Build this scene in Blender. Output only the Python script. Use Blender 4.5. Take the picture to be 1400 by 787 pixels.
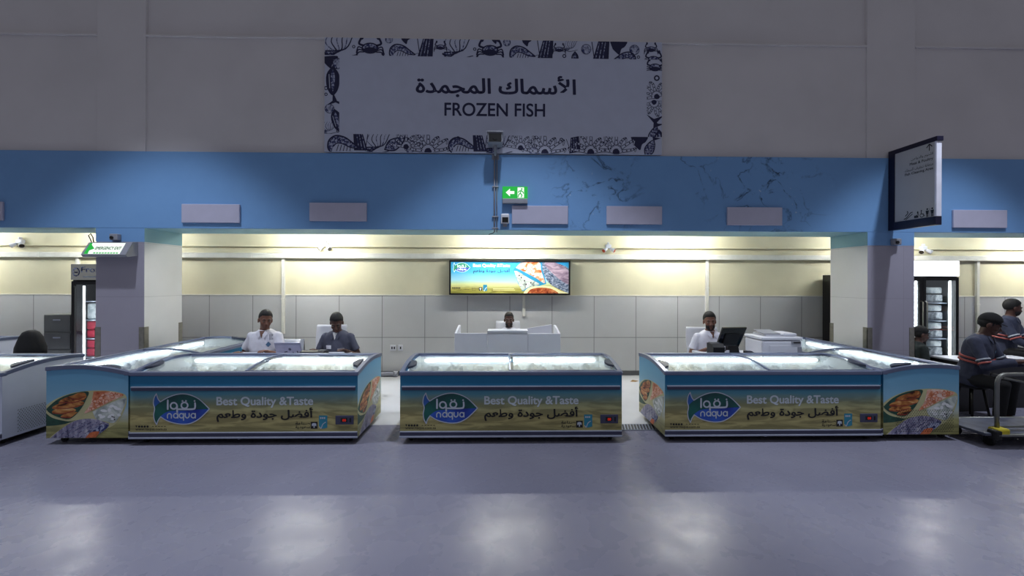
import bpy, bmesh, math, random
from mathutils import Vector, Matrix, geometry, noise
random.seed(11)
PI = math.pi
for _o in list(bpy.data.objects): bpy.data.objects.remove(_o)
S = bpy.context.scene
C = S.collection
R = math.radians

# ------------------------------------------------------------------ camera, world, hall lights, exposure
cam = bpy.data.cameras.new('camera'); camo = bpy.data.objects.new('camera', cam); C.objects.link(camo)
cam.sensor_width = 36.0; cam.lens = 36.0*590/1400; cam.shift_y = -10.5/1400; cam.clip_start = .05
camo.matrix_world = Matrix.Translation((0, 0, 1.69)) @ Matrix.Rotation(R(-1.23), 4, 'Z') @ Matrix.Rotation(R(90), 4, 'X') @ Matrix.Rotation(R(.172), 4, 'Z')
S.camera = camo
S.view_settings.view_transform = 'Standard'; S.view_settings.look = 'None'
S.view_settings.exposure = 0.0; S.view_settings.gamma = 1.0; S.view_settings.use_curve_mapping = False
W = bpy.data.worlds.new('hall_ambient'); S.world = W; W.use_nodes = True
bg = W.node_tree.nodes['Background']; bg.inputs[0].default_value = (.85, .86, .98, 1); bg.inputs[1].default_value = .20

def spot(x, y, z, power, ang, blend, col=(.80, .87, 1), target=None, rad=.12):
    l = bpy.data.lights.new('hall_spot', 'SPOT'); l.energy = power; l.spot_size = R(ang); l.spot_blend = blend
    l.color = col; l.shadow_soft_size = rad
    o = bpy.data.objects.new('hall_spot', l); C.objects.link(o); o.location = (x, y, z)
    d = Vector(target or (x, y, 0)) - Vector((x, y, z)); o.rotation_euler = d.to_track_quat('-Z', 'Y').to_euler()
    return o
HALL = 800
for _x in (-9.3, -4.6, .25, 10.9):
    spot(_x, 3.75, 6.9, HALL, 72, .35)
spot(6.05, 3.85, 6.5, HALL, 74, .35)
for _x in (-5, 0, 5):
    spot(_x, -1.5, 7.0, 120, 84, .6, target=(_x, 1.4, 0))
TUBE = 255.0      # strength of the fluorescent tubes in the alcoves
LED = 20.0        # strength of the light strips in the freezers

# ------------------------------------------------------------------ materials
def lin(h):
    h = h.lstrip('#'); v = [int(h[i:i+2], 16)/255 for i in (0, 2, 4)]
    return tuple(((c+.055)/1.055)**2.4 if c > .04045 else c/12.92 for c in v)+(1,)
class NT:
    def __init__(s, m): s.t = m.node_tree; s.n = s.t.nodes; s.l = s.t.links
    def add(s, typ, **kw):
        n = s.n.new(typ)
        for k, v in kw.items(): setattr(n, k, v)
        return n
    def link(s, a, b): s.l.new(a, b)
    def coord(s): return s.add('ShaderNodeTexCoord').outputs['Object']
def base(name):
    m = bpy.data.materials.new(name); m.use_nodes = True
    return m, NT(m), m.node_tree.nodes['Principled BSDF']
def setp(b, rough=.5, metal=0., spec=.5, coat=0.):
    b.inputs['Roughness'].default_value = rough; b.inputs['Metallic'].default_value = metal
    b.inputs['Specular IOR Level'].default_value = spec
    if coat: b.inputs['Coat Weight'].default_value = coat; b.inputs['Coat Roughness'].default_value = .08
def pm(name, h, rough=.5, metal=0., var=.06, scale=6., bump=0., spec=.5, coat=0., h2=None, thresh=None):
    """plain surface with a little procedural variation"""
    m, t, b = base(name); setp(b, rough, metal, spec, coat)
    nz = t.add('ShaderNodeTexNoise'); nz.inputs['Scale'].default_value = scale; nz.inputs['Detail'].default_value = 4
    t.link(t.coord(), nz.inputs['Vector'])
    cr = t.add('ShaderNodeValToRGB'); c = lin(h)
    if h2 is None:
        a = tuple(x*(1-var) for x in c[:3])+(1,); d = tuple(min(1, x*(1+var)) for x in c[:3])+(1,)
    else: a, d = c, lin(h2)
    lo, hi = thresh or (.35, .65)
    cr.color_ramp.elements[0].position = lo; cr.color_ramp.elements[0].color = a
    cr.color_ramp.elements[1].position = hi; cr.color_ramp.elements[1].color = d
    t.link(nz.outputs['Fac'], cr.inputs[0]); t.link(cr.outputs[0], b.inputs['Base Color'])
    if bump:
        bp = t.add('ShaderNodeBump'); bp.inputs['Strength'].default_value = bump; bp.inputs['Distance'].default_value = .01
        t.link(nz.outputs['Fac'], bp.inputs['Height']); t.link(bp.outputs[0], b.inputs['Normal'])
    return m
def emit(name, h, strength):
    m, t, b = base(name); t.n.remove(b)
    e = t.add('ShaderNodeEmission'); e.inputs[0].default_value = lin(h); e.inputs[1].default_value = strength
    t.link(e.outputs[0], t.n['Material Output'].inputs[0]); return m
def glass(name, tint=(.93, .97, .97, 1), refl=1.0, rough=.03):
    m, t, b = base(name); t.n.remove(b)
    tr = t.add('ShaderNodeBsdfTransparent'); tr.inputs[0].default_value = tint
    gl = t.add('ShaderNodeBsdfGlossy'); gl.inputs['Roughness'].default_value = rough
    fr = t.add('ShaderNodeFresnel'); fr.inputs[0].default_value = 1.45
    mu = t.add('ShaderNodeMath', operation='MULTIPLY'); mu.inputs[1].default_value = refl
    mx = t.add('ShaderNodeMixShader'); t.link(fr.outputs[0], mu.inputs[0]); t.link(mu.outputs[0], mx.inputs[0])
    t.link(tr.outputs[0], mx.inputs[1]); t.link(gl.outputs[0], mx.inputs[2])
    t.link(mx.outputs[0], t.n['Material Output'].inputs[0]); return m
def tiles(name, h, hj, w, hgt, ox, oz, axes='XZ', rough=.3, joint=.006, var=.03):
    m, t, b = base(name); setp(b, rough)
    sp = t.add('ShaderNodeSeparateXYZ'); t.link(t.coord(), sp.inputs[0])
    cb = t.add('ShaderNodeCombineXYZ')
    for k, (ax, off) in enumerate(((axes[0], ox), (axes[1], oz))):
        a = t.add('ShaderNodeMath', operation='ADD'); a.inputs[1].default_value = off
        t.link(sp.outputs[ax], a.inputs[0]); t.link(a.outputs[0], cb.inputs[k])
    br = t.add('ShaderNodeTexBrick'); br.offset = 0; br.squash = 1
    br.inputs['Scale'].default_value = 1; br.inputs['Mortar Size'].default_value = joint; br.inputs['Mortar Smooth'].default_value = .2
    br.inputs['Brick Width'].default_value = w; br.inputs['Row Height'].default_value = hgt; br.inputs['Bias'].default_value = 0
    c = lin(h); br.inputs['Color1'].default_value = c; br.inputs['Color2'].default_value = tuple(x*(1-var) for x in c[:3])+(1,)
    br.inputs['Mortar'].default_value = lin(hj); t.link(cb.outputs[0], br.inputs['Vector'])
    nz = t.add('ShaderNodeTexNoise'); nz.inputs['Scale'].default_value = 1.6; nz.inputs['Detail'].default_value = 6; t.link(t.coord(), nz.inputs['Vector'])
    mx = t.add('ShaderNodeMix', data_type='RGBA', blend_type='MULTIPLY'); mx.inputs[0].default_value = .22
    t.link(br.outputs['Color'], mx.inputs[6]); t.link(nz.outputs['Fac'], mx.inputs[7]); t.link(mx.outputs[2], b.inputs['Base Color'])
    return m

def floor_mat():
    m, t, b = base('lavender_grey_epoxy_floor'); co = t.coord()
    n1 = t.add('ShaderNodeTexNoise'); n1.inputs['Scale'].default_value = .7; n1.inputs['Detail'].default_value = 5; t.link(co, n1.inputs['Vector'])
    cr = t.add('ShaderNodeValToRGB'); cr.color_ramp.elements[0].position = .3; cr.color_ramp.elements[1].position = .7
    cr.color_ramp.elements[0].color = lin('#757484'); cr.color_ramp.elements[1].color = lin('#818090'); t.link(n1.outputs['Fac'], cr.inputs[0])
    n3 = t.add('ShaderNodeTexNoise'); n3.inputs['Scale'].default_value = 2.7; n3.inputs['Detail'].default_value = 9; n3.inputs['Roughness'].default_value = .75; t.link(co, n3.inputs['Vector'])
    c3 = t.add('ShaderNodeValToRGB'); c3.color_ramp.elements[0].position = .70; c3.color_ramp.elements[1].position = .74
    c3.color_ramp.elements[0].color = (0, 0, 0, 1); c3.color_ramp.elements[1].color = (.55, .55, .55, 1); t.link(n3.outputs['Fac'], c3.inputs[0])
    mx = t.add('ShaderNodeMix', data_type='RGBA'); t.link(c3.outputs[0], mx.inputs[0]); t.link(cr.outputs[0], mx.inputs[6]); mx.inputs[7].default_value = lin('#55555f')
    t.link(mx.outputs[2], b.inputs['Base Color'])
    n2 = t.add('ShaderNodeTexNoise'); n2.inputs['Scale'].default_value = 5; n2.inputs['Detail'].default_value = 6; t.link(co, n2.inputs['Vector'])
    rr = t.add('ShaderNodeMapRange'); rr.inputs[3].default_value = .16; rr.inputs[4].default_value = .40; t.link(n2.outputs['Fac'], rr.inputs[0]); t.link(rr.outputs[0], b.inputs['Roughness'])
    bp = t.add('ShaderNodeBump'); bp.inputs['Strength'].default_value = .07; bp.inputs['Distance'].default_value = .02
    t.link(n2.outputs['Fac'], bp.inputs['Height']); t.link(bp.outputs[0], b.inputs['Normal']); b.inputs['Specular IOR Level'].default_value = .17
    return m
def band_mat():
    """sky blue paint with two patches of flaking and scratches"""
    m, t, b = base('sky_blue_wall_paint'); setp(b, .6, spec=.25); co = t.coord()
    n1 = t.add('ShaderNodeTexNoise'); n1.inputs['Scale'].default_value = 3; n1.inputs['Detail'].default_value = 9; n1.inputs['Roughness'].default_value = .7; t.link(co, n1.inputs['Vector'])
    acc = None
    for cx, cz, r in ((1.35, 3.0, .8), (3.75, 3.02, 1.05), (2.7, 3.2, .5)):
        d = t.add('ShaderNodeVectorMath', operation='DISTANCE'); d.inputs[1].default_value = (cx, 6.07, cz); t.link(co, d.inputs[0])
        f = t.add('ShaderNodeMapRange'); f.inputs[1].default_value = r; f.inputs[2].default_value = r*.25; t.link(d.outputs['Value'], f.inputs[0])
        if acc is None: acc = f.outputs[0]
        else:
            a = t.add('ShaderNodeMath', operation='MAXIMUM'); t.link(acc, a.inputs[0]); t.link(f.outputs[0], a.inputs[1]); acc = a.outputs[0]
    ridge = t.add('ShaderNodeTexNoise'); ridge.inputs['Scale'].default_value = 2.6; ridge.inputs['Detail'].default_value = 8; ridge.inputs['Distortion'].default_value = .6; t.link(co, ridge.inputs['Vector'])
    sb = t.add('ShaderNodeMath', operation='SUBTRACT'); sb.inputs[1].default_value = .5; t.link(ridge.outputs['Fac'], sb.inputs[0])
    ab = t.add('ShaderNodeMath', operation='ABSOLUTE'); t.link(sb.outputs[0], ab.inputs[0])
    cr = t.add('ShaderNodeMapRange'); cr.inputs[1].default_value = .024; cr.inputs[2].default_value = .0; t.link(ab.outputs[0], cr.inputs[0])
    gate = t.add('ShaderNodeMapRange'); gate.inputs[1].default_value = .44; gate.inputs[2].default_value = .54; t.link(n1.outputs['Fac'], gate.inputs[0])
    k = t.add('ShaderNodeMath', operation='MULTIPLY'); t.link(cr.outputs[0], k.inputs[0]); t.link(acc, k.inputs[1])
    k2 = t.add('ShaderNodeMath', operation='MULTIPLY'); t.link(k.outputs[0], k2.inputs[0]); t.link(gate.outputs[0], k2.inputs[1])
    mx0 = t.add('ShaderNodeMix', data_type='RGBA'); mx0.inputs[6].default_value = lin('#78a3d2'); mx0.inputs[7].default_value = lin('#6e99ca'); t.link(n1.outputs['Fac'], mx0.inputs[0])
    mx = t.add('ShaderNodeMix', data_type='RGBA'); t.link(k2.outputs[0], mx.inputs[0]); t.link(mx0.outputs[2], mx.inputs[6]); mx.inputs[7].default_value = lin('#26394f')
    # small chips of bare plaster
    n5 = t.add('ShaderNodeTexNoise'); n5.inputs['Scale'].default_value = 13; n5.inputs['Detail'].default_value = 3; t.link(co, n5.inputs['Vector'])
    g5 = t.add('ShaderNodeMapRange'); g5.inputs[1].default_value = .70; g5.inputs[2].default_value = .72; t.link(n5.outputs['Fac'], g5.inputs[0])
    k5 = t.add('ShaderNodeMath', operation='MULTIPLY'); t.link(g5.outputs[0], k5.inputs[0]); t.link(acc, k5.inputs[1])
    my = t.add('ShaderNodeMix', data_type='RGBA'); t.link(k5.outputs[0], my.inputs[0]); t.link(mx.outputs[2], my.inputs[6]); my.inputs[7].default_value = lin('#b4c3d4')
    t.link(my.outputs[2], b.inputs['Base Color'])
    bp = t.add('ShaderNodeBump'); bp.inputs['Strength'].default_value = .3; bp.inputs['Distance'].default_value = .01; bp.invert = True
    t.link(k2.outputs[0], bp.inputs['Height']); t.link(bp.outputs[0], b.inputs['Normal'])
    return m
def print_mat(name, stops, zlo, zhi, sand, emission=0., waves=.16, rough=.35, tilt=0.):
    """printed picture: sea colours over rippled sand, by height on the panel"""
    m, t, b = base(name); setp(b, rough, spec=.3); co = t.coord()
    sp = t.add('ShaderNodeSeparateXYZ'); t.link(co, sp.inputs[0])
    nz = t.add('ShaderNodeTexNoise'); nz.inputs['Scale'].default_value = 1; nz.inputs['Detail'].default_value = 5
    mp = t.add('ShaderNodeMapping'); mp.inputs['Scale'].default_value = (1.6, 1.6, 9); t.link(co, mp.inputs['Vector']); t.link(mp.outputs[0], nz.inputs['Vector'])
    w = t.add('ShaderNodeMath', operation='MULTIPLY_ADD'); w.inputs[1].default_value = waves*(zhi-zlo); t.link(nz.outputs['Fac'], w.inputs[0]); t.link(sp.outputs['Z'], w.inputs[2])
    mr = t.add('ShaderNodeMapRange'); mr.inputs[1].default_value = zlo+waves*(zhi-zlo)*.5; mr.inputs[2].default_value = zhi+waves*(zhi-zlo)*.5; t.link(w.outputs[0], mr.inputs[0])
    cr = t.add('ShaderNodeValToRGB'); els = cr.color_ramp.elements
    while len(els) < len(stops): els.new(.5)
    for e, (p, h) in zip(els, stops): e.position = p; e.color = lin(h)
    t.link(mr.outputs[0], cr.inputs[0])
    wv = t.add('ShaderNodeTexNoise'); wv.inputs['Scale'].default_value = 1; wv.inputs['Detail'].default_value = 3; wv.inputs['Distortion'].default_value = 1.2
    mp2 = t.add('ShaderNodeMapping'); mp2.inputs['Scale'].default_value = (2.4, 2.4, 15); t.link(co, mp2.inputs['Vector']); t.link(mp2.outputs[0], wv.inputs['Vector'])
    cw = t.add('ShaderNodeMapRange'); cw.inputs[1].default_value = .42; cw.inputs[2].default_value = .62; cw.inputs[3].default_value = .62; cw.inputs[4].default_value = 1.15; t.link(wv.outputs['Fac'], cw.inputs[0])
    gate = t.add('ShaderNodeMapRange'); gate.inputs[1].default_value = sand; gate.inputs[2].default_value = sand-.2; t.link(mr.outputs[0], gate.inputs[0])
    mx = t.add('ShaderNodeMix', data_type='RGBA', blend_type='MULTIPLY'); t.link(gate.outputs[0], mx.inputs[0]); t.link(cr.outputs[0], mx.inputs[6]); t.link(cw.outputs[0], mx.inputs[7])
    t.link(mx.outputs[2], b.inputs['Base Color'])
    if emission:
        t.link(mx.outputs[2], b.inputs['Emission Color']); b.inputs['Emission Strength'].default_value = emission
    return m
def food_mat(name, hs, scale, emission=0., kind='noise', stretch=(1, 1, 1), rot=0.):
    m, t, b = base(name); setp(b, .4, spec=.3)
    mp = t.add('ShaderNodeMapping'); mp.inputs['Scale'].default_value = stretch; mp.inputs['Rotation'].default_value = (0, rot, 0); t.link(t.coord(), mp.inputs['Vector'])
    if kind == 'voronoi':
        nz = t.add('ShaderNodeTexVoronoi'); nz.inputs['Scale'].default_value = scale; out = nz.outputs['Distance']
    else:
        nz = t.add('ShaderNodeTexNoise'); nz.inputs['Scale'].default_value = scale; nz.inputs['Detail'].default_value = 6; nz.inputs['Distortion'].default_value = .8; out = nz.outputs['Fac']
    t.link(mp.outputs[0], nz.inputs['Vector'])
    cr = t.add('ShaderNodeValToRGB'); els = cr.color_ramp.elements
    while len(els) < len(hs): els.new(.5)
    for i, (e, h) in enumerate(zip(els, hs)):
        e.position = (.30+.4*i/(len(hs)-1)) if kind != 'voronoi' else (.1+.6*i/(len(hs)-1)); e.color = lin(h)
    t.link(out, cr.inputs[0]); t.link(cr.outputs[0], b.inputs['Base Color'])
    if emission: t.link(cr.outputs[0], b.inputs['Emission Color']); b.inputs['Emission Strength'].default_value = emission
    return m

M = {}
M['floor'] = floor_mat(); M['band'] = band_mat()
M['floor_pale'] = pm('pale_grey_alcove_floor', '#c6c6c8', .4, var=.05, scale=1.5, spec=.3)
M['teal_bounce'] = pm('pale_teal_soffit_bounce_tint', '#86aebb', .6, var=.04, scale=2)  # beam underside and pillar-head sides: floor bounce light put into the colour
M['white_paint'] = pm('grey_white_wall_paint', '#d3cfd0', .85, var=.035, scale=1.2, bump=.05)
M['cream_paint'] = pm('cream_wall_paint', '#d4cdae', .7, var=.04, scale=2.2, bump=.04)
M['wall_tile'] = tiles('grey_wall_tiles', '#c9c9c9', '#7c7c7c', .752, .745, -.128+7.52, -.675+7.45, rough=.35, var=.05)
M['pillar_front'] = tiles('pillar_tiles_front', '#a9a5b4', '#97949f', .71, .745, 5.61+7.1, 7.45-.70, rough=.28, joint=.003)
M['pillar_side_lit'] = tiles('pillar_tiles_side_lit_tint', '#e4e4e6', '#c2c2c5', .72, .745, -6.07+.72, 7.45-.70, axes='YZ', rough=.28, joint=.003)  # paler than the front tiles: alcove tube light put into the side colour
M['ceiling'] = pm('white_ceiling_paint', '#c9c8c0', .9)
M['steel'] = pm('brushed_steel', '#8a877e', .4, metal=.5, var=.1, scale=20)
M['steel_dark'] = pm('dark_steel', '#2b2a28', .4, metal=.6, var=.1)
M['skirt'] = pm('dark_grey_skirting', '#57585a', .5)
M['trunk'] = pm('white_plastic_trunking', '#d8d6cc', .45)
M['tile_plaque'] = pm('lavender_glazed_panel', '#b7b5ca', .12, var=.03, coat=.4)
M['navy'] = pm('navy_metal', '#0d0b2c', .4)
M['navy_ink'] = pm('navy_ink', '#12153f', .6)
M['navy_mid'] = pm('engraved_navy_ink', '#2c3262', .6, scale=34, h2='#a3a9c2', thresh=(.46, .56))
M['sign_paper'] = pm('pale_lavender_sign_board', '#bcc1d4', .6, var=.02)
M['sign_face'] = pm('grey_sign_face', '#b4b3b4', .5, var=.02)
M['sign_edge'] = pm('white_sign_edge', '#e8e8f4', .4)
M['black'] = pm('black_plastic', '#0d0d0f', .4, var=.2)
M['black_ink'] = pm('black_ink', '#0a0a0a', .5)
M['black_soft'] = pm('black_cloth', '#0e0e10', .9, bump=.2, scale=30)
M['white_plastic'] = pm('white_plastic', '#cfd0d8', .35, var=.02)
M['grey_plastic'] = pm('grey_plastic', '#8b8d96', .4)
M['alu'] = pm('anodised_blue_grey_frame', '#6b738c', .32, metal=.35, var=.06)
M['alu_light'] = pm('pale_aluminium', '#aab0bf', .3, metal=.5)
M['alu_dark'] = pm('dark_bumper_strip', '#3c3d55', .45)
M['liner'] = pm('white_freezer_liner', '#e6ecee', .45, var=.02)
M['led'] = emit('white_light_strip', '#f2fbff', LED)
M['tube'] = emit('fluorescent_tube', '#fbfaf3', TUBE)
M['glass'] = glass('freezer_lid_glass', (.97,.985,.985,1), refl=.7)
M['door_glass'] = glass('fridge_door_glass', refl=.5)
M['grip'] = pm('dark_grip', '#2a3042', .5)
M['front_print'] = print_mat('sea_and_sand_front_print', [(0, '#918a5c'), (.32, '#aba06c'), (.50, '#969a74'), (.64, '#558b9a'), (.80, '#256f96'), (1, '#256f96')], .065, .76, .62)
M['end_print'] = print_mat('pale_sea_and_sand_end_print', [(0, '#8f8c58'), (.2, '#a9a672'), (.34, '#b7c2bb'), (.5, '#86b4cb'), (.8, '#6fa6c4'), (1, '#5f9ac0')], .065, .8, .3)
M['white_body'] = pm('white_enamel', '#c4cbdc', .4, var=.02)
M['teal'] = pm('teal_print', '#1f9c98', .45)
M['silver'] = pm('silver_print', '#b3bac6', .4)
M['pale_text'] = pm('pale_blue_lettering', '#c6d0d6', .5)
M['logo_green'] = pm('logo_green', '#0f5a50', .4, h2='#0a3a3c', scale=5)
M['logo_blue'] = pm('logo_blue', '#2b57b4', .4, h2='#132a86', scale=5)
M['logo_tail'] = pm('logo_tail_blue', '#2a5aa2', .4)
M['badge_teal'] = pm('badge_teal', '#2c7f96', .4)
M['cream_ink'] = pm('cream_print', '#bdb98a', .5)
M['leaf_ink'] = pm('dark_green_print', '#1d4636', .5, var=.3, scale=20)
M['red_ink'] = pm('deep_red_print', '#8a2c1c', .5)
M['fillet'] = food_mat('fillet_print', ['#3a1a0c', '#9a5a2a', '#c98a4c', '#e0b27a'], 7, stretch=(1, 1, 2.4), rot=.5)
M['prawn'] = food_mat('prawn_print', ['#a8502e', '#d68a64', '#ecc4b0', '#f2e6dc'], 8)
M['squid'] = food_mat('squid_print', ['#6a7270', '#a7b0aa', '#ccd2ca', '#e4e6de'], 9)
M['fishskin'] = food_mat('fish_skin_print', ['#4c4a66', '#7c7894', '#9a96ac', '#c2bfca'], 8, stretch=(3, 3, 1), rot=-.7)
M['prawn_orange'] = pm('prawn_orange_print', '#c96a3c', .5, var=.2, scale=30)
M['prawn_pink'] = pm('prawn_pink_print', '#e6b49c', .5, var=.1, scale=30)
M['white_ink'] = pm('white_print', '#e6e8e8', .5)
M['skin1'] = pm('brown_skin', '#6c4636', .55, var=.06, scale=12)
M['skin2'] = pm('dark_brown_skin', '#46291f', .55, var=.06, scale=12)
M['hair'] = pm('black_hair', '#0b0908', .7, bump=.4, scale=60)
M['beard'] = pm('black_beard', '#120d0b', .8, bump=.4, scale=80)
M['eye'] = pm('eye_white', '#756e66', .5)
M['iris'] = pm('dark_iris', '#120a07', .3)
M['lip'] = pm('brown_lips', '#6a3c34', .5)
M['polo'] = pm('white_cotton', '#d4d3dc', .9, var=.03, bump=.12, scale=22)
M['grey_shirt'] = pm('slate_grey_cotton', '#4a4c5c', .9, var=.08, bump=.15, scale=22)
M['uniform'] = pm('slate_uniform_cloth', '#33374a', .9, var=.1, bump=.15, scale=22)
M['dark_shirt'] = pm('very_dark_cloth', '#1c2422', .9, bump=.15, scale=22)
M['trousers'] = pm('black_trouser_cloth', '#101014', .9, bump=.1, scale=22)
M['stripe'] = pm('orange_reflective_tape', '#a34f48', .4)
M['stripe_grey'] = pm('silver_reflective_tape', '#9aa0aa', .35)
M['emblem'] = pm('blue_shirt_emblem', '#4a6c8c', .7)
M['paper'] = pm('white_paper', '#d9d9e2', .7)
M['laptop'] = pm('silver_lavender_laptop', '#9a98ac', .3, metal=.5)
M['screen'] = pm('dark_screen', '#0a0a0e', .15)
M['cabinet'] = pm('grey_steel_cabinet', '#6c6e6c', .45)
M['exit_green'] = emit('exit_green', '#35c452', .85)
M['exit_white'] = emit('exit_white', '#f2fff4', 1.15)
M['exit_dark'] = emit('exit_dark_green', '#1f7a4a', .5)
M['red_led'] = emit('red_digits', '#ff3a2a', .45)
M['header_light'] = emit('lit_fridge_header', '#f6faff', 2.2)
M['frozen_header'] = emit('dim_header_panel', '#9a9c9c', .42)
M['white_bar'] = emit('fridge_light_bar', '#f4f8ff', 11.0)
M['bag'] = pm('white_frozen_bag', '#b9c4cc', .35, scale=16, bump=.5, h2='#eef2f4', thresh=(.38, .58))
M['pack_grey'] = food_mat('wrapped_frozen_pack', ['#3c3e44', '#8b9098', '#d9dde4', '#ffffff'], 9)
M['pack_red'] = pm('red_pack', '#c4324a', .4, var=.2, scale=20)
M['yellow'] = pm('yellow_rubber', '#b5a521', .6, var=.15)
M['tube_steel'] = pm('grey_tube_steel', '#7c7d78', .4, metal=.6)
M['deck'] = pm('grey_trolley_deck', '#464a58', .6, var=.25, scale=9)
M['rubber'] = pm('black_rubber', '#0c0c0d', .7)
M['leaf'] = pm('dry_brown_scrap', '#8a6a3a', .8)
BOX = dict(emission=.62)
M['box_bg'] = print_mat('lightbox_sea_print', [(0, '#8a8630'), (.16, '#b4ac58'), (.3, '#cfd69a'), (.42, '#9fd0dc'), (.65, '#4fb4d8'), (1, '#2a8fc4')], 1.44, 2.03, .3, emission=.36, waves=.1)
def eink(name, h, s=.4):
    m, t, b = base(name); b.inputs['Base Color'].default_value = lin(h); b.inputs['Emission Color'].default_value = lin(h); b.inputs['Emission Strength'].default_value = s; b.inputs['Roughness'].default_value = .4
    return m
M['box_white'] = eink('lightbox_white', '#f4fbff', .6); M['box_navy'] = eink('lightbox_navy', '#24406e', .5); M['box_green'] = eink('lightbox_green', '#2a8a6a', .5)
M['box_blue'] = eink('lightbox_blue', '#3a4fae', .5); M['box_cream'] = eink('lightbox_cream', '#f0eab0'); M['box_black'] = eink('lightbox_black', '#1a1c1a', .1)
M['box_teal'] = eink('lightbox_teal', '#2a8cb0')
M['box_prawn'] = food_mat('lightbox_prawn', ['#c4401c', '#e8814a', '#f4c8b0', '#ffffff'], 10, .38)
M['box_squid'] = food_mat('lightbox_squid', ['#4c5650', '#a9b4a8', '#d4dcd2', '#f4f6f0'], 12, .38)
M['box_fish'] = food_mat('lightbox_fish', ['#1c2838', '#4c5c74', '#8c96a8', '#c8ccd4'], 22, .36, stretch=(1, 1, 1.6))
M['box_skin'] = food_mat('lightbox_fish_belly', ['#6a5668', '#a08898', '#c8b4bc'], 7, .36, stretch=(1, 1, 3), rot=.6)
M['box_fillet'] = food_mat('lightbox_fillet', ['#5a1c0c', '#a8502c', '#d09058'], 16, .34, kind='noise')

# ------------------------------------------------------------------ mesh helpers
def nb(): return bmesh.new()
def _mi(bm, faces, mi, smooth=False):
    for f in faces: f.material_index = mi; f.smooth = smooth
def box(bm, x0, x1, y0, y1, z0, z1, mi=0, bev=0., seg=2, mat=None):
    g = bmesh.ops.create_cube(bm, size=1)['verts']
    bmesh.ops.scale(bm, verts=g, vec=(x1-x0, y1-y0, z1-z0)); bmesh.ops.translate(bm, verts=g, vec=((x0+x1)/2, (y0+y1)/2, (z0+z1)/2))
    fs = {f for v in g for f in v.link_faces}
    if bev:
        es = list({e for v in g for e in v.link_edges})
        r = bmesh.ops.bevel(bm, geom=es, offset=bev, segments=seg, affect='EDGES', profile=.5)
        fs = set(r['faces']) | {f for f in fs if f.is_valid}
        g = list({v for f in fs for v in f.verts})
        fs = {f for v in g for f in v.link_faces}
    _mi(bm, fs, mi)
    if mat is not None: bmesh.ops.transform(bm, matrix=mat, verts=g)
    return g
def loft(bm, rings, mi=0, caps=True, smooth=True):
    vs = [[bm.verts.new(p) for p in r] for r in rings]; n = len(rings[0]); fs = []
    for a, b in zip(vs, vs[1:]):
        for i in range(n): fs.append(bm.faces.new((a[i], a[(i+1) % n], b[(i+1) % n], b[i])))
    _mi(bm, fs, mi, smooth)
    if caps:
        c = [bm.faces.new(vs[0][::-1]), bm.faces.new(vs[-1])]; _mi(bm, c, mi)
    return [v for r in vs for v in r]
def frame_of(d):
    d = d.normalized(); u = d.cross(Vector((0, 0, 1)))
    if u.length < 1e-3: u = Vector((1, 0, 0))
    u.normalize(); return u, d.cross(u).normalized()
def tube(bm, pts, r, seg=10, mi=0):
    pts = [Vector(p) for p in pts]; rings = []; u = None
    rs = r if isinstance(r, (list, tuple)) else [r]*len(pts)
    for i, p in enumerate(pts):
        d = (pts[min(i+1, len(pts)-1)]-pts[max(i-1, 0)]).normalized()
        if u is None: u, v = frame_of(d)
        else:
            u = (u-d*u.dot(d)).normalized(); v = d.cross(u)
        rings.append([p+(u*math.cos(a)+v*math.sin(a))*rs[i] for a in (2*PI*k/seg for k in range(seg))])
    return loft(bm, rings, mi)
def arc(pts, rad, n=5):
    """polyline with rounded corners"""
    pts = [Vector(p) for p in pts]; out = [pts[0]]
    for a, b, c in zip(pts, pts[1:], pts[2:]):
        d1 = (a-b).normalized(); d2 = (c-b).normalized(); p = b+d1*rad; q = b+d2*rad
        for k in range(n+1):
            t = k/n; out.append(p*(1-t)**2+b*2*t*(1-t)+q*t*t)
    out.append(pts[-1]); return out
def ell(bm, c, r, mi=0, rot=None, u=16, v=10):
    g = bmesh.ops.create_uvsphere(bm, u_segments=u, v_segments=v, radius=1)['verts']
    m = Matrix.Translation(c) @ (rot.to_4x4() if rot else Matrix()) @ Matrix.Diagonal((*r, 1))
    bmesh.ops.transform(bm, matrix=m, verts=g); _mi(bm, {f for w in g for f in w.link_faces}, mi, True); return g
def caps(bm, a, b, ra, rb, mi=0, seg=12, flat_b=False):
    """tapered capsule"""
    a, b = Vector(a), Vector(b); d = (b-a).normalized(); u, v = frame_of(d); rings = []
    def ring(c, r): return [c+(u*math.cos(t)+v*math.sin(t))*r for t in (2*PI*k/seg for k in range(seg))]
    for k in range(4): t = PI/2*(1-k/4)*.97; rings.append(ring(a-d*ra*math.sin(t), ra*math.cos(t)))
    rings.append(ring(a, ra)); rings.append(ring(b, rb))
    if not flat_b:
        for k in range(1, 5): t = PI/2*k/4*.97; rings.append(ring(b+d*rb*math.sin(t), rb*math.cos(t)))
    return loft(bm, rings, mi)
def prism(bm, pts, ext, mi=0, smooth=False):
    """closed 3-D outline pushed along ext"""
    a = [bm.verts.new(p) for p in pts]; b = [bm.verts.new(Vector(p)+Vector(ext)) for p in pts]; n = len(a); fs = []
    tris = geometry.tessellate_polygon([[Vector(p) for p in pts]])
    for t in tris: fs.append(bm.faces.new([a[i] for i in t])); fs.append(bm.faces.new([b[i] for i in reversed(t)]))
    for i in range(n):
        f = bm.faces.new((a[i], a[(i+1) % n], b[(i+1) % n], b[i])); f.smooth = smooth; fs.append(f)
    for f in fs: f.material_index = mi
    return a+b
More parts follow.
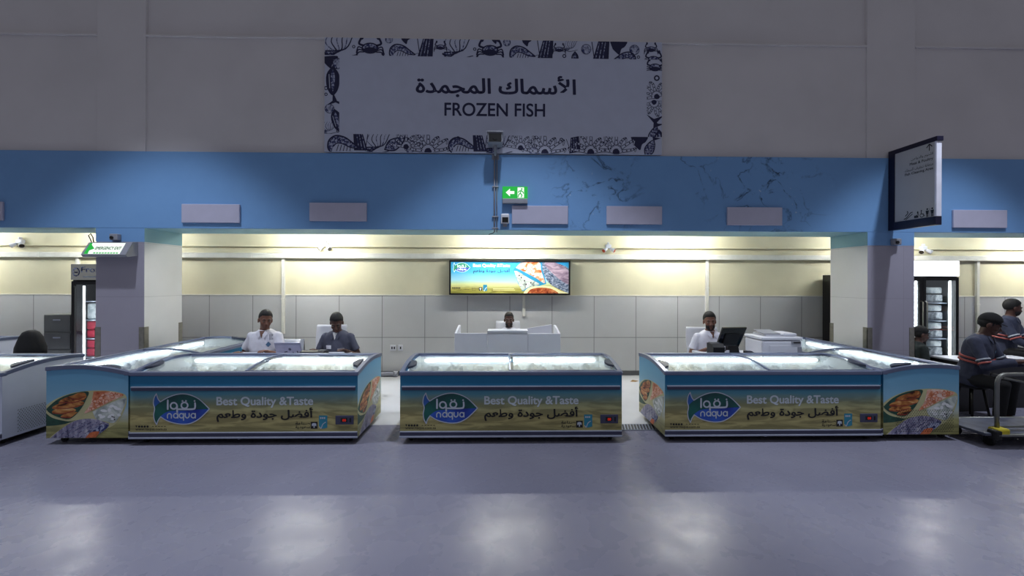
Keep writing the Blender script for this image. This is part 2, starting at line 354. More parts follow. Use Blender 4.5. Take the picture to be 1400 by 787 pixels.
def fin(bm, name, mats, parent=None, norm=True):
    if norm: bmesh.ops.recalc_face_normals(bm, faces=bm.faces[:])
    me = bpy.data.meshes.new(name); bm.to_mesh(me); bm.free()
    for m in (mats if isinstance(mats, (list, tuple)) else [mats]): me.materials.append(M[m] if isinstance(m, str) else m)
    o = bpy.data.objects.new(name, me); C.objects.link(o)
    if parent is not None: o.parent = parent
    return o
def tag(o, label=None, cat=None, group=None, kind=None):
    if label: o['label'] = label
    if cat: o['category'] = cat
    if group: o['group'] = group
    if kind: o['kind'] = kind
    return o
def thing(name, label, cat, loc=(0, 0, 0), rz=0., group=None):
    o = bpy.data.objects.new(name, None); C.objects.link(o); o.location = loc; o.rotation_euler = (0, 0, rz); o.empty_display_size = .1
    return tag(o, label, cat, group)
def kids(o): return list(o.children)
def dup(root, loc, rz=None, label=None, group=None):
    r = root.copy(); C.objects.link(r); r.location = loc
    if rz is not None: r.rotation_euler = (0, 0, rz)
    if label: r['label'] = label
    if group: r['group'] = group
    for ch in kids(root):
        c = ch.copy(); C.objects.link(c); c.parent = r
        for g in kids(ch):
            d = g.copy(); C.objects.link(d); d.parent = c
    return r
def struct(name, bm, mats): o = fin(bm, name, mats); o['kind'] = 'structure'; return o
def single(name, bm, mats, label, cat, loc=(0, 0, 0), rz=0., group=None):
    o = fin(bm, name, mats); o.location = loc; o.rotation_euler = (0, 0, rz); return tag(o, label, cat, group)

# ------------------------------------------------------------------ flat artwork
FORMS = {'ا': ('\uFE8D', '\uFE8E', None, None), 'أ': ('\uFE83', '\uFE84', None, None), 'ة': ('\uFE93', '\uFE94', None, None), 'و': ('\uFEED', '\uFEEE', None, None),
 'د': ('\uFEA9', '\uFEAA', None, None)}
for ch, b0 in (('ل', 0xFEDD), ('س', 0xFEB1), ('م', 0xFEE1), ('ك', 0xFED9), ('ج', 0xFE9D), ('ف', 0xFED1), ('ض', 0xFEBD), ('ط', 0xFEC1), ('ع', 0xFEC9), ('ن', 0xFEE5),
               ('ق', 0xFED5), ('ص', 0xFEB9), ('ي', 0xFEF1), ('ح', 0xFEA1), ('ت', 0xFE95), ('ظ', 0xFEC5)):
    FORMS[ch] = tuple(chr(b0+i) for i in range(4))
FORMS['\uE001'] = ('\uFEF7', '\uFEF8', None, None); FORMS['\uE002'] = ('\uFEFB', '\uFEFC', None, None)
def arabic(s):
    s = s.replace('لأ', '\uE001').replace('لا', '\uE002'); o = []
    for i, c in enumerate(s):
        if c not in FORMS: o.append(c); continue
        p = s[i-1] if i else ' '; n = s[i+1] if i+1 < len(s) else ' '
        jp = p in FORMS and FORMS[p][2] is not None; jn = FORMS[c][2] is not None and n in FORMS
        f = FORMS[c]; o.append(f[3] if jp and jn else f[1] if jp else f[2] if jn else f[0])
    return ''.join(reversed(o))
_TX = {}
def text_tris(s, off):
    if (s, off) in _TX: return _TX[(s, off)]
    c = bpy.data.curves.new('lettering', 'FONT'); c.body = s; c.resolution_u = 8; c.offset = .008 if any(ord(q) > 127 for q in s) else 0
    o = bpy.data.objects.new('lettering', c); C.objects.link(o)
    bpy.context.view_layer.update()
    dg = bpy.context.evaluated_depsgraph_get(); me = bpy.data.meshes.new_from_object(o.evaluated_get(dg)); me.calc_loop_triangles()
    tr = [[(me.vertices[i].co.x, me.vertices[i].co.y) for i in t.vertices] for t in me.loop_triangles]
    bpy.data.objects.remove(o); bpy.data.curves.remove(c); bpy.data.meshes.remove(me)
    if off: tr = [[(p[0]+off*math.cos(a), p[1]+off*math.sin(a)) for p in t] for a in (PI/4*k for k in range(8)) for t in tr]
    xs = [p[0] for t in tr for p in t]; ys = [p[1] for t in tr for p in t]
    _TX[(s, off)] = (tr, min(xs), max(xs), min(ys), max(ys)); return _TX[(s, off)]
def clip_poly(poly, win):
    for i in range(len(win)):
        a, b = win[i], win[(i+1) % len(win)]; out = []
        def side(p): return (b[0]-a[0])*(p[1]-a[1])-(b[1]-a[1])*(p[0]-a[0])
        for j in range(len(poly)):
            p, q = poly[j], poly[(j+1) % len(poly)]; sp, sq = side(p), side(q)
            if sp >= 0: out.append(p)
            if (sp >= 0) != (sq >= 0): t = sp/(sp-sq); out.append((p[0]+(q[0]-p[0])*t, p[1]+(q[1]-p[1])*t))
        poly = out
        if len(poly) < 3: return []
    return poly
class Art:
    def __init__(s): s.f = []; s.win = None; s.k = 0; s.sub = None
    def _add(s, poly, m, ly):
        if s.win: poly = clip_poly(poly, s.win)
        s.k += 1
        if len(poly) >= 3: s.f.append((poly, m, ly+(s.sub if s.sub is not None else (s.k % 17))*.03))
    def poly(s, pts, m, ly=0):
        s.sub = s.k % 17
        for t in geometry.tessellate_polygon([[Vector((p[0], p[1], 0)) for p in pts]]):
            tr = [pts[i] for i in t]
            if (tr[1][0]-tr[0][0])*(tr[2][1]-tr[0][1])-(tr[1][1]-tr[0][1])*(tr[2][0]-tr[0][0]) < 0: tr.reverse()
            s._add(tr, m, ly)
        s.sub = None
    def rect(s, x0, y0, x1, y1, m, ly=0): s._add([(x0, y0), (x1, y0), (x1, y1), (x0, y1)], m, ly)
    def oval(s, cx, cy, rx, ry, m, ly=0, rot=0., n=18):
        c, d = math.cos(rot), math.sin(rot)
        s._add([(cx+rx*math.cos(a)*c-ry*math.sin(a)*d, cy+rx*math.cos(a)*d+ry*math.sin(a)*c) for a in (2*PI*k/n for k in range(n))], m, ly)
    def stroke(s, pts, w, m, ly=0, taper=None, round_=True):
        n = len(pts)
        for i in range(n-1):
            (ax, ay), (bx, by) = pts[i], pts[i+1]; L = math.hypot(bx-ax, by-ay)
            if L < 1e-9: continue
            wa = w if taper is None else w+(taper-w)*i/(n-1); wb = w if taper is None else w+(taper-w)*(i+1)/(n-1)
            nx, ny = -(by-ay)/L/2, (bx-ax)/L/2
            s._add([(ax-nx*wa, ay-ny*wa), (bx-nx*wb, by-ny*wb), (bx+nx*wb, by+ny*wb), (ax+nx*wa, ay+ny*wa)], m, ly)
            if round_: s.oval(bx, by, wb/2, wb/2, m, ly, n=8)
        if round_: s.oval(pts[0][0], pts[0][1], w/2, w/2, m, ly, n=8)
    def ring(s, cx, cy, rx, ry, w, m, ly=0, a0=0., a1=2*PI, n=16):
        s.stroke([(cx+rx*math.cos(a0+(a1-a0)*k/n), cy+ry*math.sin(a0+(a1-a0)*k/n)) for k in range(n+1)], w, m, ly)
    def text(s, st, x0, y0, x1, y1, m, ly=0, off=0.):
        tr, a, b, c, d = text_tris(st, off); kx, ky = (x1-x0)/(b-a), (y1-y0)/(d-c)
        n = max(1, len(tr)//8) if off else len(tr)
        for i, t in enumerate(tr): s.sub = (i//n) % 9 if off else 0; s._add([(x0+(p[0]-a)*kx, y0+(p[1]-c)*ky) for p in t], m, ly)
        s.sub = None
    def build(s, name, parent, O, U, V, eps=.0008):
        O, U, V = Vector(O), Vector(U), Vector(V); N = U.cross(V).normalized(); bm = nb(); ms = []
        for poly, m, ly in s.f:
            if m not in ms: ms.append(m)
            try: f = bm.faces.new([bm.verts.new(O+U*p[0]+V*p[1]+N*eps*(ly+1)) for p in poly]); f.material_index = ms.index(m)
            except ValueError: pass
        return fin(bm, name, ms, parent, norm=False)
def smooth_pts(pts, n=4, closed=False):
    """Catmull-Rom through the points"""
    out = []; N = len(pts)
    rng = range(N) if closed else range(N-1)
    for i in rng:
        g = (lambda k: pts[k % N]) if closed else (lambda k: pts[max(0, min(N-1, k))])
        p0, p1, p2, p3 = g(i-1), g(i), g(i+1), g(i+2)
        for k in range(n):
            t = k/n
            out.append(tuple(.5*((2*p1[j])+(-p0[j]+p2[j])*t+(2*p0[j]-5*p1[j]+4*p2[j]-p3[j])*t*t+(-p0[j]+3*p1[j]-3*p2[j]+p3[j])*t**3) for j in (0, 1)))
    if not closed: out.append(pts[-1])
    return out

LOGO = dict(body=[(235, 430), (330, 490), (450, 530), (580, 548), (700, 533), (820, 470), (920, 380), (985, 310), (920, 240), (820, 150), (700, 92), (590, 70), (470, 82), (340, 130), (230, 195)])
def draw_logo(A, x0, y0, w, h, ms, ly=0):
    """fish-shaped emblem with two lines of rounded lettering, in a box"""
    sil, grn, blu, tl = ms
    P = lambda x, y: (x0+(x-120)/865*w, y0+(555-y)/490*h)
    k = w/865
    top = smooth_pts([(985, 310), (920, 240), (820, 150), (700, 92), (590, 70), (470, 82), (340, 130), (230, 195)])
    bot = smooth_pts([(235, 430), (330, 490), (450, 530), (580, 548), (700, 533), (820, 470), (920, 380), (985, 310)])
    tail_l = smooth_pts([(168, 68), (135, 130), (122, 220), (142, 300), (128, 400), (142, 490), (175, 552)])
    out = top+smooth_pts([(230, 195), (195, 150), (168, 68)])[1:]+tail_l[1:]+smooth_pts([(175, 552), (195, 490), (235, 430)])[1:]+bot[1:-1]
    A.poly([P(*p) for p in out], grn, ly)
    mid = smooth_pts([(985, 310), (800, 318), (600, 332), (360, 345), (240, 415), (235, 430)])
    A.poly([P(*p) for p in bot[:-1]+mid[:-1]], blu, ly+1)
    A.poly([P(*p) for p in [(168, 85)]+[(140, 150), (130, 220), (146, 275), (185, 235), (228, 200), (195, 150)]], tl, ly+1)
    A.stroke([P(*p) for p in out+[out[0]]], 15*k, sil, ly+2)
    q = lambda pts: [P(*p) for p in pts]
    w1 = 27*k
    A.stroke(q([(345, 170), (345, 310)]), w1, sil, ly+3)
    A.ring(*P(437, 258), 50*k, 50*h/490, w1*.9, sil, ly+3); A.stroke(q([(488, 255), (490, 355)]), w1, sil, ly+3)
    A.ring(*P(603, 252), 50*k, 48*h/490, w1*.9, sil, ly+3)
    A.stroke(q(smooth_pts([(765, 215), (765, 285), (725, 311), (500, 311)])), w1, sil, ly+3)
    for d in ((572, 182), (625, 182), (758, 182)): A.oval(*P(*d), 14*k, 14*h/490, sil, ly+3)
    w2 = 18*k; f = lambda pts: A.stroke(q(smooth_pts(pts)), w2, sil, ly+3)
    f([(342, 450), (342, 400), (370, 378), (400, 400), (400, 450)])
    for cx in (468, 738): A.ring(*P(cx, 414), 33*k, 35*h/490, w2, sil, ly+3); A.stroke(q([(cx+33, 380), (cx+33, 450)]), w2, sil, ly+3)
    A.ring(*P(556, 414), 33*k, 35*h/490, w2, sil, ly+3); A.stroke(q([(589, 380), (589, 485)]), w2, sil, ly+3)
    f([(615, 378), (615, 425), (645, 450), (675, 425), (675, 378)])
LM = ('silver', 'logo_green', 'logo_blue', 'logo_tail')
def draw_badges(A, x0, z0, ink, teal, pale, ly=0):
    """small lower badges: two lines of script, black square with a palm, teal tick label; 0.33 wide"""
    A.text(arabic('صناعة'), x0, z0+.040, x0+.15, z0+.072, ink, ly, .01); A.text(arabic('سعودية'), x0, z0-.004, x0+.15, z0+.034, ink, ly, .01)
    A.rect(x0+.156, z0, x0+.226, z0+.07, ink, ly)
    A.oval(x0+.191, z0+.044, .024, .014, pale, ly+1); A.stroke([(x0+.191, z0+.014), (x0+.191, z0+.044)], .012, pale, ly+1)
    for d in (-.02, .02): A.stroke([(x0+.191, z0+.046), (x0+.191+d, z0+.03)], .009, pale, ly+1)
    A.poly([(x0+.24, z0+.135), (x0+.325, z0+.135), (x0+.325, z0+.01), (x0+.29, z0), (x0+.262, z0), (x0+.24, z0+.022)], teal, ly)
    A.stroke(smooth_pts([(x0+.246, z0+.02), (x0+.262, z0+.004), (x0+.28, z0+.045), (x0+.308, z0+.066)]), .008, pale, ly+1)
    for k in range(3): A.rect(x0+.252+k*.019, z0+.1, x0+.266+k*.019, z0+.118, pale, ly+1)
def front_art():
    A = Art()
    draw_logo(A, .234, .207, .564, .318, LM)
    A.text('Best Quality &Taste', .868, .376, 1.849, .49, 'pale_text', 0, .025)
    A.text(arabic('أفضل جودة وطعم'), .868, .232, 1.849, .378, 'black_ink', 0, .02)
    draw_badges(A, 1.668, .160, 'black_ink', 'badge_teal', 'silver')
    A.poly([(.055, .2), (.075, .2), (.065, .178)], 'black_ink')
    for k in range(4): A.oval(.093+k*.028, .189, .011, .011, 'black_ink')
    A.text('www.naqua.com.sa', .055, .142, .37, .168, 'black_ink', 0, .005)
    for k in range(5): A.stroke([(.222+k*.03, .189), (.240+k*.03, .189)], .006, 'black_ink', 0, round_=False)
    return A
def end_art():
    """oval of seafood pictures on the freezer end; unit coordinates from the photograph's left end panel"""
    A = Art(); sx, sz = 1/473., 1/425.
    P = lambda x, y: ((x-62)*sx, (690-y)*sz)
    q = lambda pts, n=4: [P(*p) for p in smooth_pts(pts, n, True)]
    L = lambda pts: [P(*p) for p in pts]
    A.win = [(0, 0), (1, 0), (1, 1), (0, 1)]
    A.poly(L(smooth_pts([(40, 500), (110, 440), (210, 398), (310, 383), (400, 382), (470, 392), (522, 416), (520, 490), (470, 592), (400, 640), (330, 690)])+[(80, 700)]+smooth_pts([(80, 690), (130, 645), (190, 600), (110, 590), (40, 520)])), 'cream_ink', 0)
    A.poly(L(smooth_pts([(55, 520), (100, 560), (190, 582), (235, 572), (180, 596), (120, 608), (55, 612)])), 'leaf_ink', 1)
    A.poly(L(smooth_pts([(62, 502), (120, 445), (200, 405), (303, 388), (292, 440), (255, 512), (195, 568), (125, 552), (80, 525), (62, 502)])), 'leaf_ink', 1)
    for cx, cy, rx, ry, ro in ((215, 440, 85, 26, .32), (190, 478, 95, 24, .2), (165, 515, 70, 20, .1), (200, 542, 55, 18, .25), (250, 420, 45, 22, .4)):
        A.win = [P(*p) for p in [(62, 502), (80, 525), (125, 552), (195, 568), (255, 512), (292, 440), (303, 388), (200, 405), (120, 445)]]
        A.oval(*P(cx, cy), rx*sx, ry*sz, 'fillet', 2, ro)
        A.stroke([P(cx-rx*.9, cy+ry*.7), P(cx, cy+ry*.8), P(cx+rx*.8, cy)], .012, 'red_ink', 3)
    A.win = [(0, 0), (1, 0), (1, 1), (0, 1)]
    A.poly(L(smooth_pts([(335, 388), (400, 386), (470, 396), (508, 414), (440, 450), (350, 500), (282, 530), (318, 470), (335, 388)])), 'prawn', 1)
    A.win = [P(*p) for p in [(335, 388), (318, 470), (282, 530), (350, 500), (440, 450), (508, 414), (470, 396), (400, 386)]]
    for cx, cy, r, a in ((352, 430, 26, .2), (408, 428, 28, 1.4), (462, 414, 22, 2.6), (322, 488, 20, 1.0), (375, 470, 20, 2.2)):
        pts = [P(cx+r*math.cos(a+k*.42), cy+r*.85*math.sin(a+k*.42)) for k in range(11)]
        A.stroke(pts, .062, 'prawn_orange', 2, taper=.02); A.stroke(pts, .046, 'prawn_pink', 3, taper=.012)
        for k in range(1, 8, 2): A.stroke([P(cx+(r-11)*math.cos(a+k*.42), cy+(r-11)*.85*math.sin(a+k*.42)), P(cx+(r+10)*math.cos(a+k*.42), cy+(r+10)*.85*math.sin(a+k*.42))], .010, 'prawn_orange', 4)
    A.win = [(0, 0), (1, 0), (1, 1), (0, 1)]
    A.poly(L(smooth_pts([(330, 520), (400, 480), (516, 430), (512, 485), (462, 588), (400, 582), (350, 566), (330, 520)])), 'squid', 1)
    random.seed(5)
    for k in range(13):
        cx = 370+random.random()*120; cy = 470+random.random()*95+ (490-cx)*.25
        if cy > 578: continue
        A.oval(*P(cx, cy), (10+k)*sx, 9*sz, 'white_ink', 2, random.random()*3)
        if k % 3 == 0: A.oval(*P(cx+9, cy+4), 3.5*sx, 6*sz, 'black_ink', 3, .5)
    A.poly(L(smooth_pts([(90, 688), (140, 640), (230, 578), (330, 566), (400, 588), (425, 606), (370, 650), (300, 705)])+[(90, 705)]), 'fishskin', 1)
    for k in range(4):
        A.stroke(L(smooth_pts([(120+k*45, 690), (190+k*42, 640), (300+k*28, 580+k*5)])), .010, 'navy_mid', 2)
    A.poly(L(smooth_pts([(330, 640), (380, 606), (425, 606), (400, 640), (340, 680), (330, 640)])), 'navy_mid', 2)
    A.poly(L(smooth_pts([(290, 690), (320, 655), (370, 650), (350, 688)])), 'prawn_orange', 4)
    return A

# ------------------------------------------------------------------ building shell
YF, YP, YB = 6.07, 6.77, 7.67
bm = nb(); box(bm, -14, 14, -4, 9.2, -.2, 0); struct('floor', bm, 'floor')
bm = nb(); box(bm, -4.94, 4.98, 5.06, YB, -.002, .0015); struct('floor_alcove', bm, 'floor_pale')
# front beam with the blue band
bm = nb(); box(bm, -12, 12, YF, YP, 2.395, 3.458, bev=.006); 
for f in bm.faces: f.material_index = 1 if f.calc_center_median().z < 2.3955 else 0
struct('wall_band', bm, ['band', 'teal_bounce'])
# upper wall panels, slightly set back, with the two shallow columns and a ledge
bm = nb()
box(bm, -12, 12, YF+.04, YF+.5, 3.458, 5.07)
box(bm, -12, 12, YF+.055, YF+.5, 5.07, 9.0)
for a, b in ((-5.62, -4.96), (5.225, 5.93)): box(bm, a, b, YF+.02, YF+.3, 3.458, 9.0, bev=.004)
struct('wall_upper', bm, 'white_paint')
bm = nb()
for a, b in ((-12, -5.62), (-4.96, 5.225), (5.93, 12)): box(bm, a, b, YF+.012, YF+.06, 5.055, 5.085, bev=.008)
struct('trim_1', bm, 'white_paint')
# back wall of the alcoves: tiles below, cream paint above
bm = nb(); box(bm, -12, 12, YB, YB+.2, 0, 1.417); struct('wall_back_tiled', bm, 'wall_tile')
bm = nb(); box(bm, -12, 12, YB+.012, YB+.2, 1.417, 2.95); struct('wall_back_painted', bm, 'cream_paint')
bm = nb(); box(bm, -12, 12, YB-.008, YB+.012, 1.412, 1.43, bev=.003); struct('trim_2', bm, 'trunk')
bm = nb(); box(bm, -12, 12, YP, YB+.2, 2.9, 3.0); struct('ceiling', bm, 'ceiling')
for nm, x in (('wall_left', -12.2), ('wall_right', 12)):
    bm = nb(); box(bm, x, x+.2, YF, YB+.2, 0, 2.95); struct(nm, bm, 'cream_paint')
bm = nb(); box(bm, -12, 12, YB-.02, YB, 0, .085, bev=.004); struct('baseboard_back', bm, 'skirt')
# tiled pillars
def pillar(name, x0, x1, guards):
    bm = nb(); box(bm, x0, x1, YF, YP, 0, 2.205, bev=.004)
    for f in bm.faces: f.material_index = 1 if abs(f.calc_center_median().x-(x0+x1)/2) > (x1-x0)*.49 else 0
    p = struct(name, bm, ['pillar_front', 'pillar_side_lit'])
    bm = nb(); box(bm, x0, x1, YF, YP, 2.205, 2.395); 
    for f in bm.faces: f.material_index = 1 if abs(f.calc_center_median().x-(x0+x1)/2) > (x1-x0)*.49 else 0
    q = fin(bm, 'pillar_head', ['band', 'teal_bounce'], p)
    for cx, cy in guards:
        bm = nb(); sx = 1 if cx == x0 else -1; sy = 1 if cy == YF else -1; t = .006; w = .07; h = 1.03
        box(bm, min(cx-sx*t, cx+sx*w), max(cx-sx*t, cx+sx*w), min(cy-sy*t, cy), max(cy-sy*t, cy), 0, h)
        box(bm, min(cx-sx*t, cx), max(cx-sx*t, cx), min(cy-sy*t, cy+sy*w), max(cy-sy*t, cy+sy*w), 0, h)
        fin(bm, 'corner_guard', 'steel', p)
    return p
pillar('pillar_left', -5.609, -4.95, [(-5.609, YF), (-4.95, YF), (-4.95, YP)])
pillar('pillar_right', 5.222, 5.905, [(5.222, YF), (5.905, YF), (5.222, YP)])
# alcove tube lights, fixed under the ceiling behind the beam
def tube_light(x, label):
    t = thing('tube_light', label, 'light', (x, YP, 2.5), 0, 'fluorescent battens hidden behind the beam')
    bm = nb(); box(bm, -.56, .56, .0, .07, -.03, .08, bev=.008); fin(bm, 'housing', 'white_plastic', t)
    bm = nb(); tube(bm, [(-.52, .18, -.012), (.52, .18, -.012)], .016, 8); fin(bm, 'lamp_tube', 'tube', t)
    for s in (-1, 1): bm = nb(); box(bm, s*.53-.012, s*.53+.012, .06, .20, -.03, .01, bev=.004); fin(bm, 'lamp_holder', 'white_plastic', t)
for x, lb in ((-9.4, 'fluorescent tube at the far left end of the left alcove'), (-6.5, 'fluorescent tube above the tall fridge left of the pillar'), (-3.2, 'fluorescent tube above the two seated clerks'),
              (.05, 'fluorescent tube above the lit picture sign'), (3.0, 'fluorescent tube above the clerk with the black monitor'), (6.7, 'fluorescent tube above the right tall fridge'), (9.6, 'fluorescent tube at the far right end of the right alcove')):
    tube_light(x, lb)

# ------------------------------------------------------------------ the big seafood sign
def motif(A, kind, x, y, s, flip=1, rot=0., ly=1):
    """little engraved sea creatures; s is about half their width"""
    c, d = math.cos(rot), math.sin(rot)
    def P(u, v): u *= flip; return (x+s*(u*c-v*d), y+s*(u*d+v*c))
    I, Md, Pa = 'navy_ink', 'navy_mid', 'sign_paper'
    q = lambda pts: [P(*p) for p in smooth_pts(pts)]
    if kind == 'shrimp':
        A.poly(q([(-1, -.5), (-.95, .15), (-.5, .5), (.1, .4), (.6, .05), (1.05, -.3), (.5, -.28), (0, -.05), (-.4, .0), (-.62, -.2), (-.75, -.6)]), Md, ly)
        A.stroke(q([(-.8, -.6), (-1, -.3), (-.92, .2), (-.5, .5), (.1, .4), (.6, .05), (1.05, -.3)]), .10*s, I, ly+1)
        A.stroke(q([(-.62, -.2), (-.4, 0), (0, -.05), (.5, -.28), (1.0, -.33)]), .07*s, I, ly+1)
        for k in range(6): A.stroke([P(-.85+k*.27, .12+.1*math.sin(k)), P(-.62+k*.22, .44-.07*k)], .05*s, I, ly+1)
        for k in range(5): A.stroke([P(-.3+k*.2, -.1-.03*k), P(-.42+k*.22, -.5)], .05*s, I, ly+1)
        A.stroke(q([(1.0, -.3), (1.3, -.2), (1.5, -.5)]), .035*s, I, ly+1)
    elif kind == 'crab':
        A.oval(*P(0, 0), .62*s, .38*s, Md, ly); A.ring(*P(0, 0), .62*s, .38*s, .1*s, I, ly+1)
        A.oval(*P(0, -.12), .5*s, .2*s, I, ly+1)
        for k in (-1, 1):
            for a in range(3): A.stroke(q([(k*.5, -.1-.1*a), (k*.9, .1-.22*a), (k*1.05, -.35-.2*a)]), .09*s, I, ly+1)
            A.stroke(q([(k*.5, .2), (k*.85, .35), (k*.7, .75)]), .16*s, I, ly+1); A.oval(*P(k*.62, .85), .13*s, .2*s, I, ly+1, rot)
    elif kind == 'wedge':
        A.poly([P(-.8, -1), P(.75, -1), P(.85, 1), P(-.2, 1)], I, ly)
        for k in range(3): A.stroke([P(-.5+k*.35, -.85), P(-.1+k*.28, .85)], .09*s, Md, ly+1)
        A.stroke([P(-.55, -.8), P(-.8, .9)], .08*s, I, ly)
    elif kind == 'blob':
        A.poly(q([(-.9, .7), (.9, .8), (.75, .2), (.35, -.1), (.15, -.7), (-.2, -.5), (-.6, -.1)]), I, ly)
    elif kind == 'scallop':
        A.oval(*P(0, 0), .8*s, .8*s, Md, ly)
        for k in range(-3, 4): A.stroke([P(0, -.75), P(k*.22, .72-.05*abs(k))], .05*s, Pa, ly+1)
        A.ring(*P(0, 0), .8*s, .8*s, .08*s, I, ly+2)
    elif kind == 'mussel':
        A.poly(q([(0, 1), (.42, .4), (.38, -.5), (0, -1), (-.38, -.5), (-.42, .4), (0, 1)]), I, ly)
        A.poly(q([(0, .75), (.15, .2), (0, -.75), (-.14, .2), (0, .75)]), Md, ly+1); A.stroke([P(-.25, .4), P(-.2, -.5)], .05*s, Pa, ly+2)
    elif kind == 'octopus':
        for k in range(7):
            a = .15+k*(PI-.3)/6; r = 1.05+.15*math.sin(k*2.3); cu = 1 if k >= 3 else -1
            pts = q([(0, -.55), (.45*math.cos(a), -.55+.5*math.sin(a)), (r*math.cos(a), -.55+r*math.sin(a)), (r*1.12*math.cos(a)-.22*cu, -.5+r*1.1*math.sin(a)+.05), (r*math.cos(a)-.3*cu, -.62+r*.9*math.sin(a))])
            A.stroke(pts, .30*s, I, ly, taper=.10*s); A.stroke(pts, .20*s, Pa, ly+1, taper=.04*s)
            for w in range(2, len(pts)-3, 2): A.oval(pts[w][0], pts[w][1], .055*s, .055*s, I, ly+2, 0, 8)
        A.oval(*P(0, -.55), .25*s, .2*s, I, ly+2)
    elif kind == 'frond':
        for k in range(6):
            t = -.9+k*.34
            A.stroke(q([(-.9, -.8+.1*k), (t*.4, -.4+.05*k), (t, .2+.1*k), (t+.25, .9)]), .10*s, I if k % 2 else Md, ly, taper=.04*s)
        A.stroke(q([(-1, -.4), (-.2, -.75), (1, -.5)]), .14*s, I, ly, taper=.05*s)
    elif kind == 'fish':
        A.poly(q([(-1, 0), (-.4, .42), (.3, .3), (.7, .05), (.3, -.25), (-.4, -.4), (-1, 0)]), Md, ly)
        A.stroke(q([(-1, 0), (-.4, .42), (.3, .3), (.7, .05)]), .09*s, I, ly+1); A.stroke(q([(-1, 0), (-.4, -.4), (.3, -.25), (.7, .05)]), .09*s, I, ly+1)
        A.poly([P(.6, .05), P(1.1, .5), P(.95, .02), P(1.1, -.45)], I, ly+1)
        for k in range(4): A.stroke([P(-.5+k*.25, .3), P(-.35+k*.25, -.25)], .05*s, I, ly+1)
    elif kind == 'tail':
        A.poly([P(-1, .9), P(-.1, .35), P(1, .75), P(.1, -.2), P(.15, -1), P(-.2, -1), P(-.15, -.1)], I, ly)
    elif kind == 'bubble':
        A.ring(x, y, s, s, s*.6, I, ly, n=10)

sg = thing('wall_sign', 'wide pale frozen fish sign with a navy border of engraved sea creatures', 'sign', (-2.48, YF+.0, 3.467))
SW, SH = 4.718, 1.584
bm = nb(); box(bm, 0, SW, -.03, 0, 0, SH, bev=.003); fin(bm, 'board', 'sign_paper', sg)
A = Art(); SX, SZ = SW/1316, SH/445
pp = lambda x, y: ((x-40)*SX, (485-y)*SZ)
def put(kind, x, y, s, **k): px, py = pp(x, y); motif(A, kind, px, py, s*SX, **k)
A.win = [(0, 1.338), (SW, 1.338), (SW, SH), (0, SH)]
for k, x, y, s, kw in (('frond', 100, 75, 62, {}), ('bubble', 152, 75, 5, {}), ('crab', 215, 80, 50, {}), ('scallop', 288, 45, 18, {}), ('shrimp', 338, 88, 48, {}), ('blob', 352, 45, 24, {}), ('wedge', 428, 74, 38, {}), ('crab', 487, 72, 24, {}),
     ('frond', 555, 75, 58, {}), ('bubble', 620, 78, 5, {}), ('crab', 680, 82, 50, {}), ('scallop', 745, 50, 18, {}), ('shrimp', 805, 88, 48, {}), ('blob', 822, 47, 24, {}), ('wedge', 895, 74, 38, {}), ('crab', 950, 74, 24, {}),
     ('frond', 996, 62, 26, {}), ('mussel', 1012, 112, 32, {}), ('scallop', 1056, 72, 24, {}), ('wedge', 1112, 82, 42, {}), ('blob', 1182, 66, 36, {}), ('shrimp', 1205, 104, 46, dict(flip=-1)), ('scallop', 1246, 72, 24, {}), ('bubble', 1262, 100, 5, {}), ('crab', 1312, 68, 26, {}), ('crab', 1322, 110, 36, {}),
     ('frond', 60, 108, 26, {}), ('blob', 700, 42, 20, {}), ('bubble', 265, 102, 5, {}), ('bubble', 970, 100, 6, {})): put(k, x, y, s, **kw)
A.win = [(0, 0), (SW, 0), (SW, .247), (0, .247)]
for k, x, y, s, kw in (('shrimp', 112, 452, 58, {}), ('bubble', 96, 428, 6, {}), ('wedge', 180, 445, 34, dict(flip=-1)), ('frond', 250, 452, 50, {}), ('fish', 318, 450, 52, dict(rot=.5)), ('octopus', 355, 440, 44, {}), ('octopus', 440, 450, 58, {}), ('bubble', 405, 452, 6, {}),
     ('shrimp', 572, 452, 52, {}), ('bubble', 556, 428, 6, {}), ('wedge', 642, 445, 34, dict(flip=-1)), ('frond', 715, 452, 52, {}), ('octopus', 800, 440, 44, {}), ('octopus', 895, 450, 58, {}), ('scallop', 850, 475, 20, {}), ('wedge', 1008, 450, 30, dict(rot=.2)), ('bubble', 960, 430, 6, {}),
     ('octopus', 1075, 448, 56, {}), ('octopus', 1175, 446, 56, {}), ('bubble', 1130, 470, 6, {}), ('blob', 1265, 442, 36, {}), ('fish', 1312, 455, 44, dict(rot=1.1)), ('scallop', 370, 476, 18, {})): put(k, x, y, s, **kw)
A.win = [(0, .247), (.205, .247), (.205, 1.338), (0, 1.338)]
for k, x, y, s, kw in (('blob', 60, 138, 32, {}), ('scallop', 92, 142, 26, {}), ('mussel', 72, 208, 58, {}), ('bubble', 46, 238, 6, {}), ('tail', 82, 288, 30, dict(rot=1.2)), ('scallop', 60, 318, 22, {}), ('mussel', 88, 362, 46, dict(rot=.25)), ('frond', 60, 395, 28, {}), ('bubble', 92, 404, 5, {}), ('bubble', 46, 262, 5, {})): put(k, x, y, s, **kw)
A.win = [(4.50, .247), (SW, .247), (SW, 1.338), (4.50, 1.338)]
for k, x, y, s, kw in (('crab', 1328, 140, 36, {}), ('bubble', 1335, 182, 9, {}), ('octopus', 1328, 232, 46, dict(rot=.3)), ('octopus', 1328, 300, 42, dict(rot=3.3)), ('tail', 1328, 356, 34, {}), ('fish', 1326, 402, 44, dict(rot=1.2)), ('mussel', 1345, 425, 40, {})): put(k, x, y, s, **kw)
A.win = None
A.build('border_print', sg, (0, -.03, 0), (1, 0, 0), (0, 0, 1), eps=.0006)
A = Art()
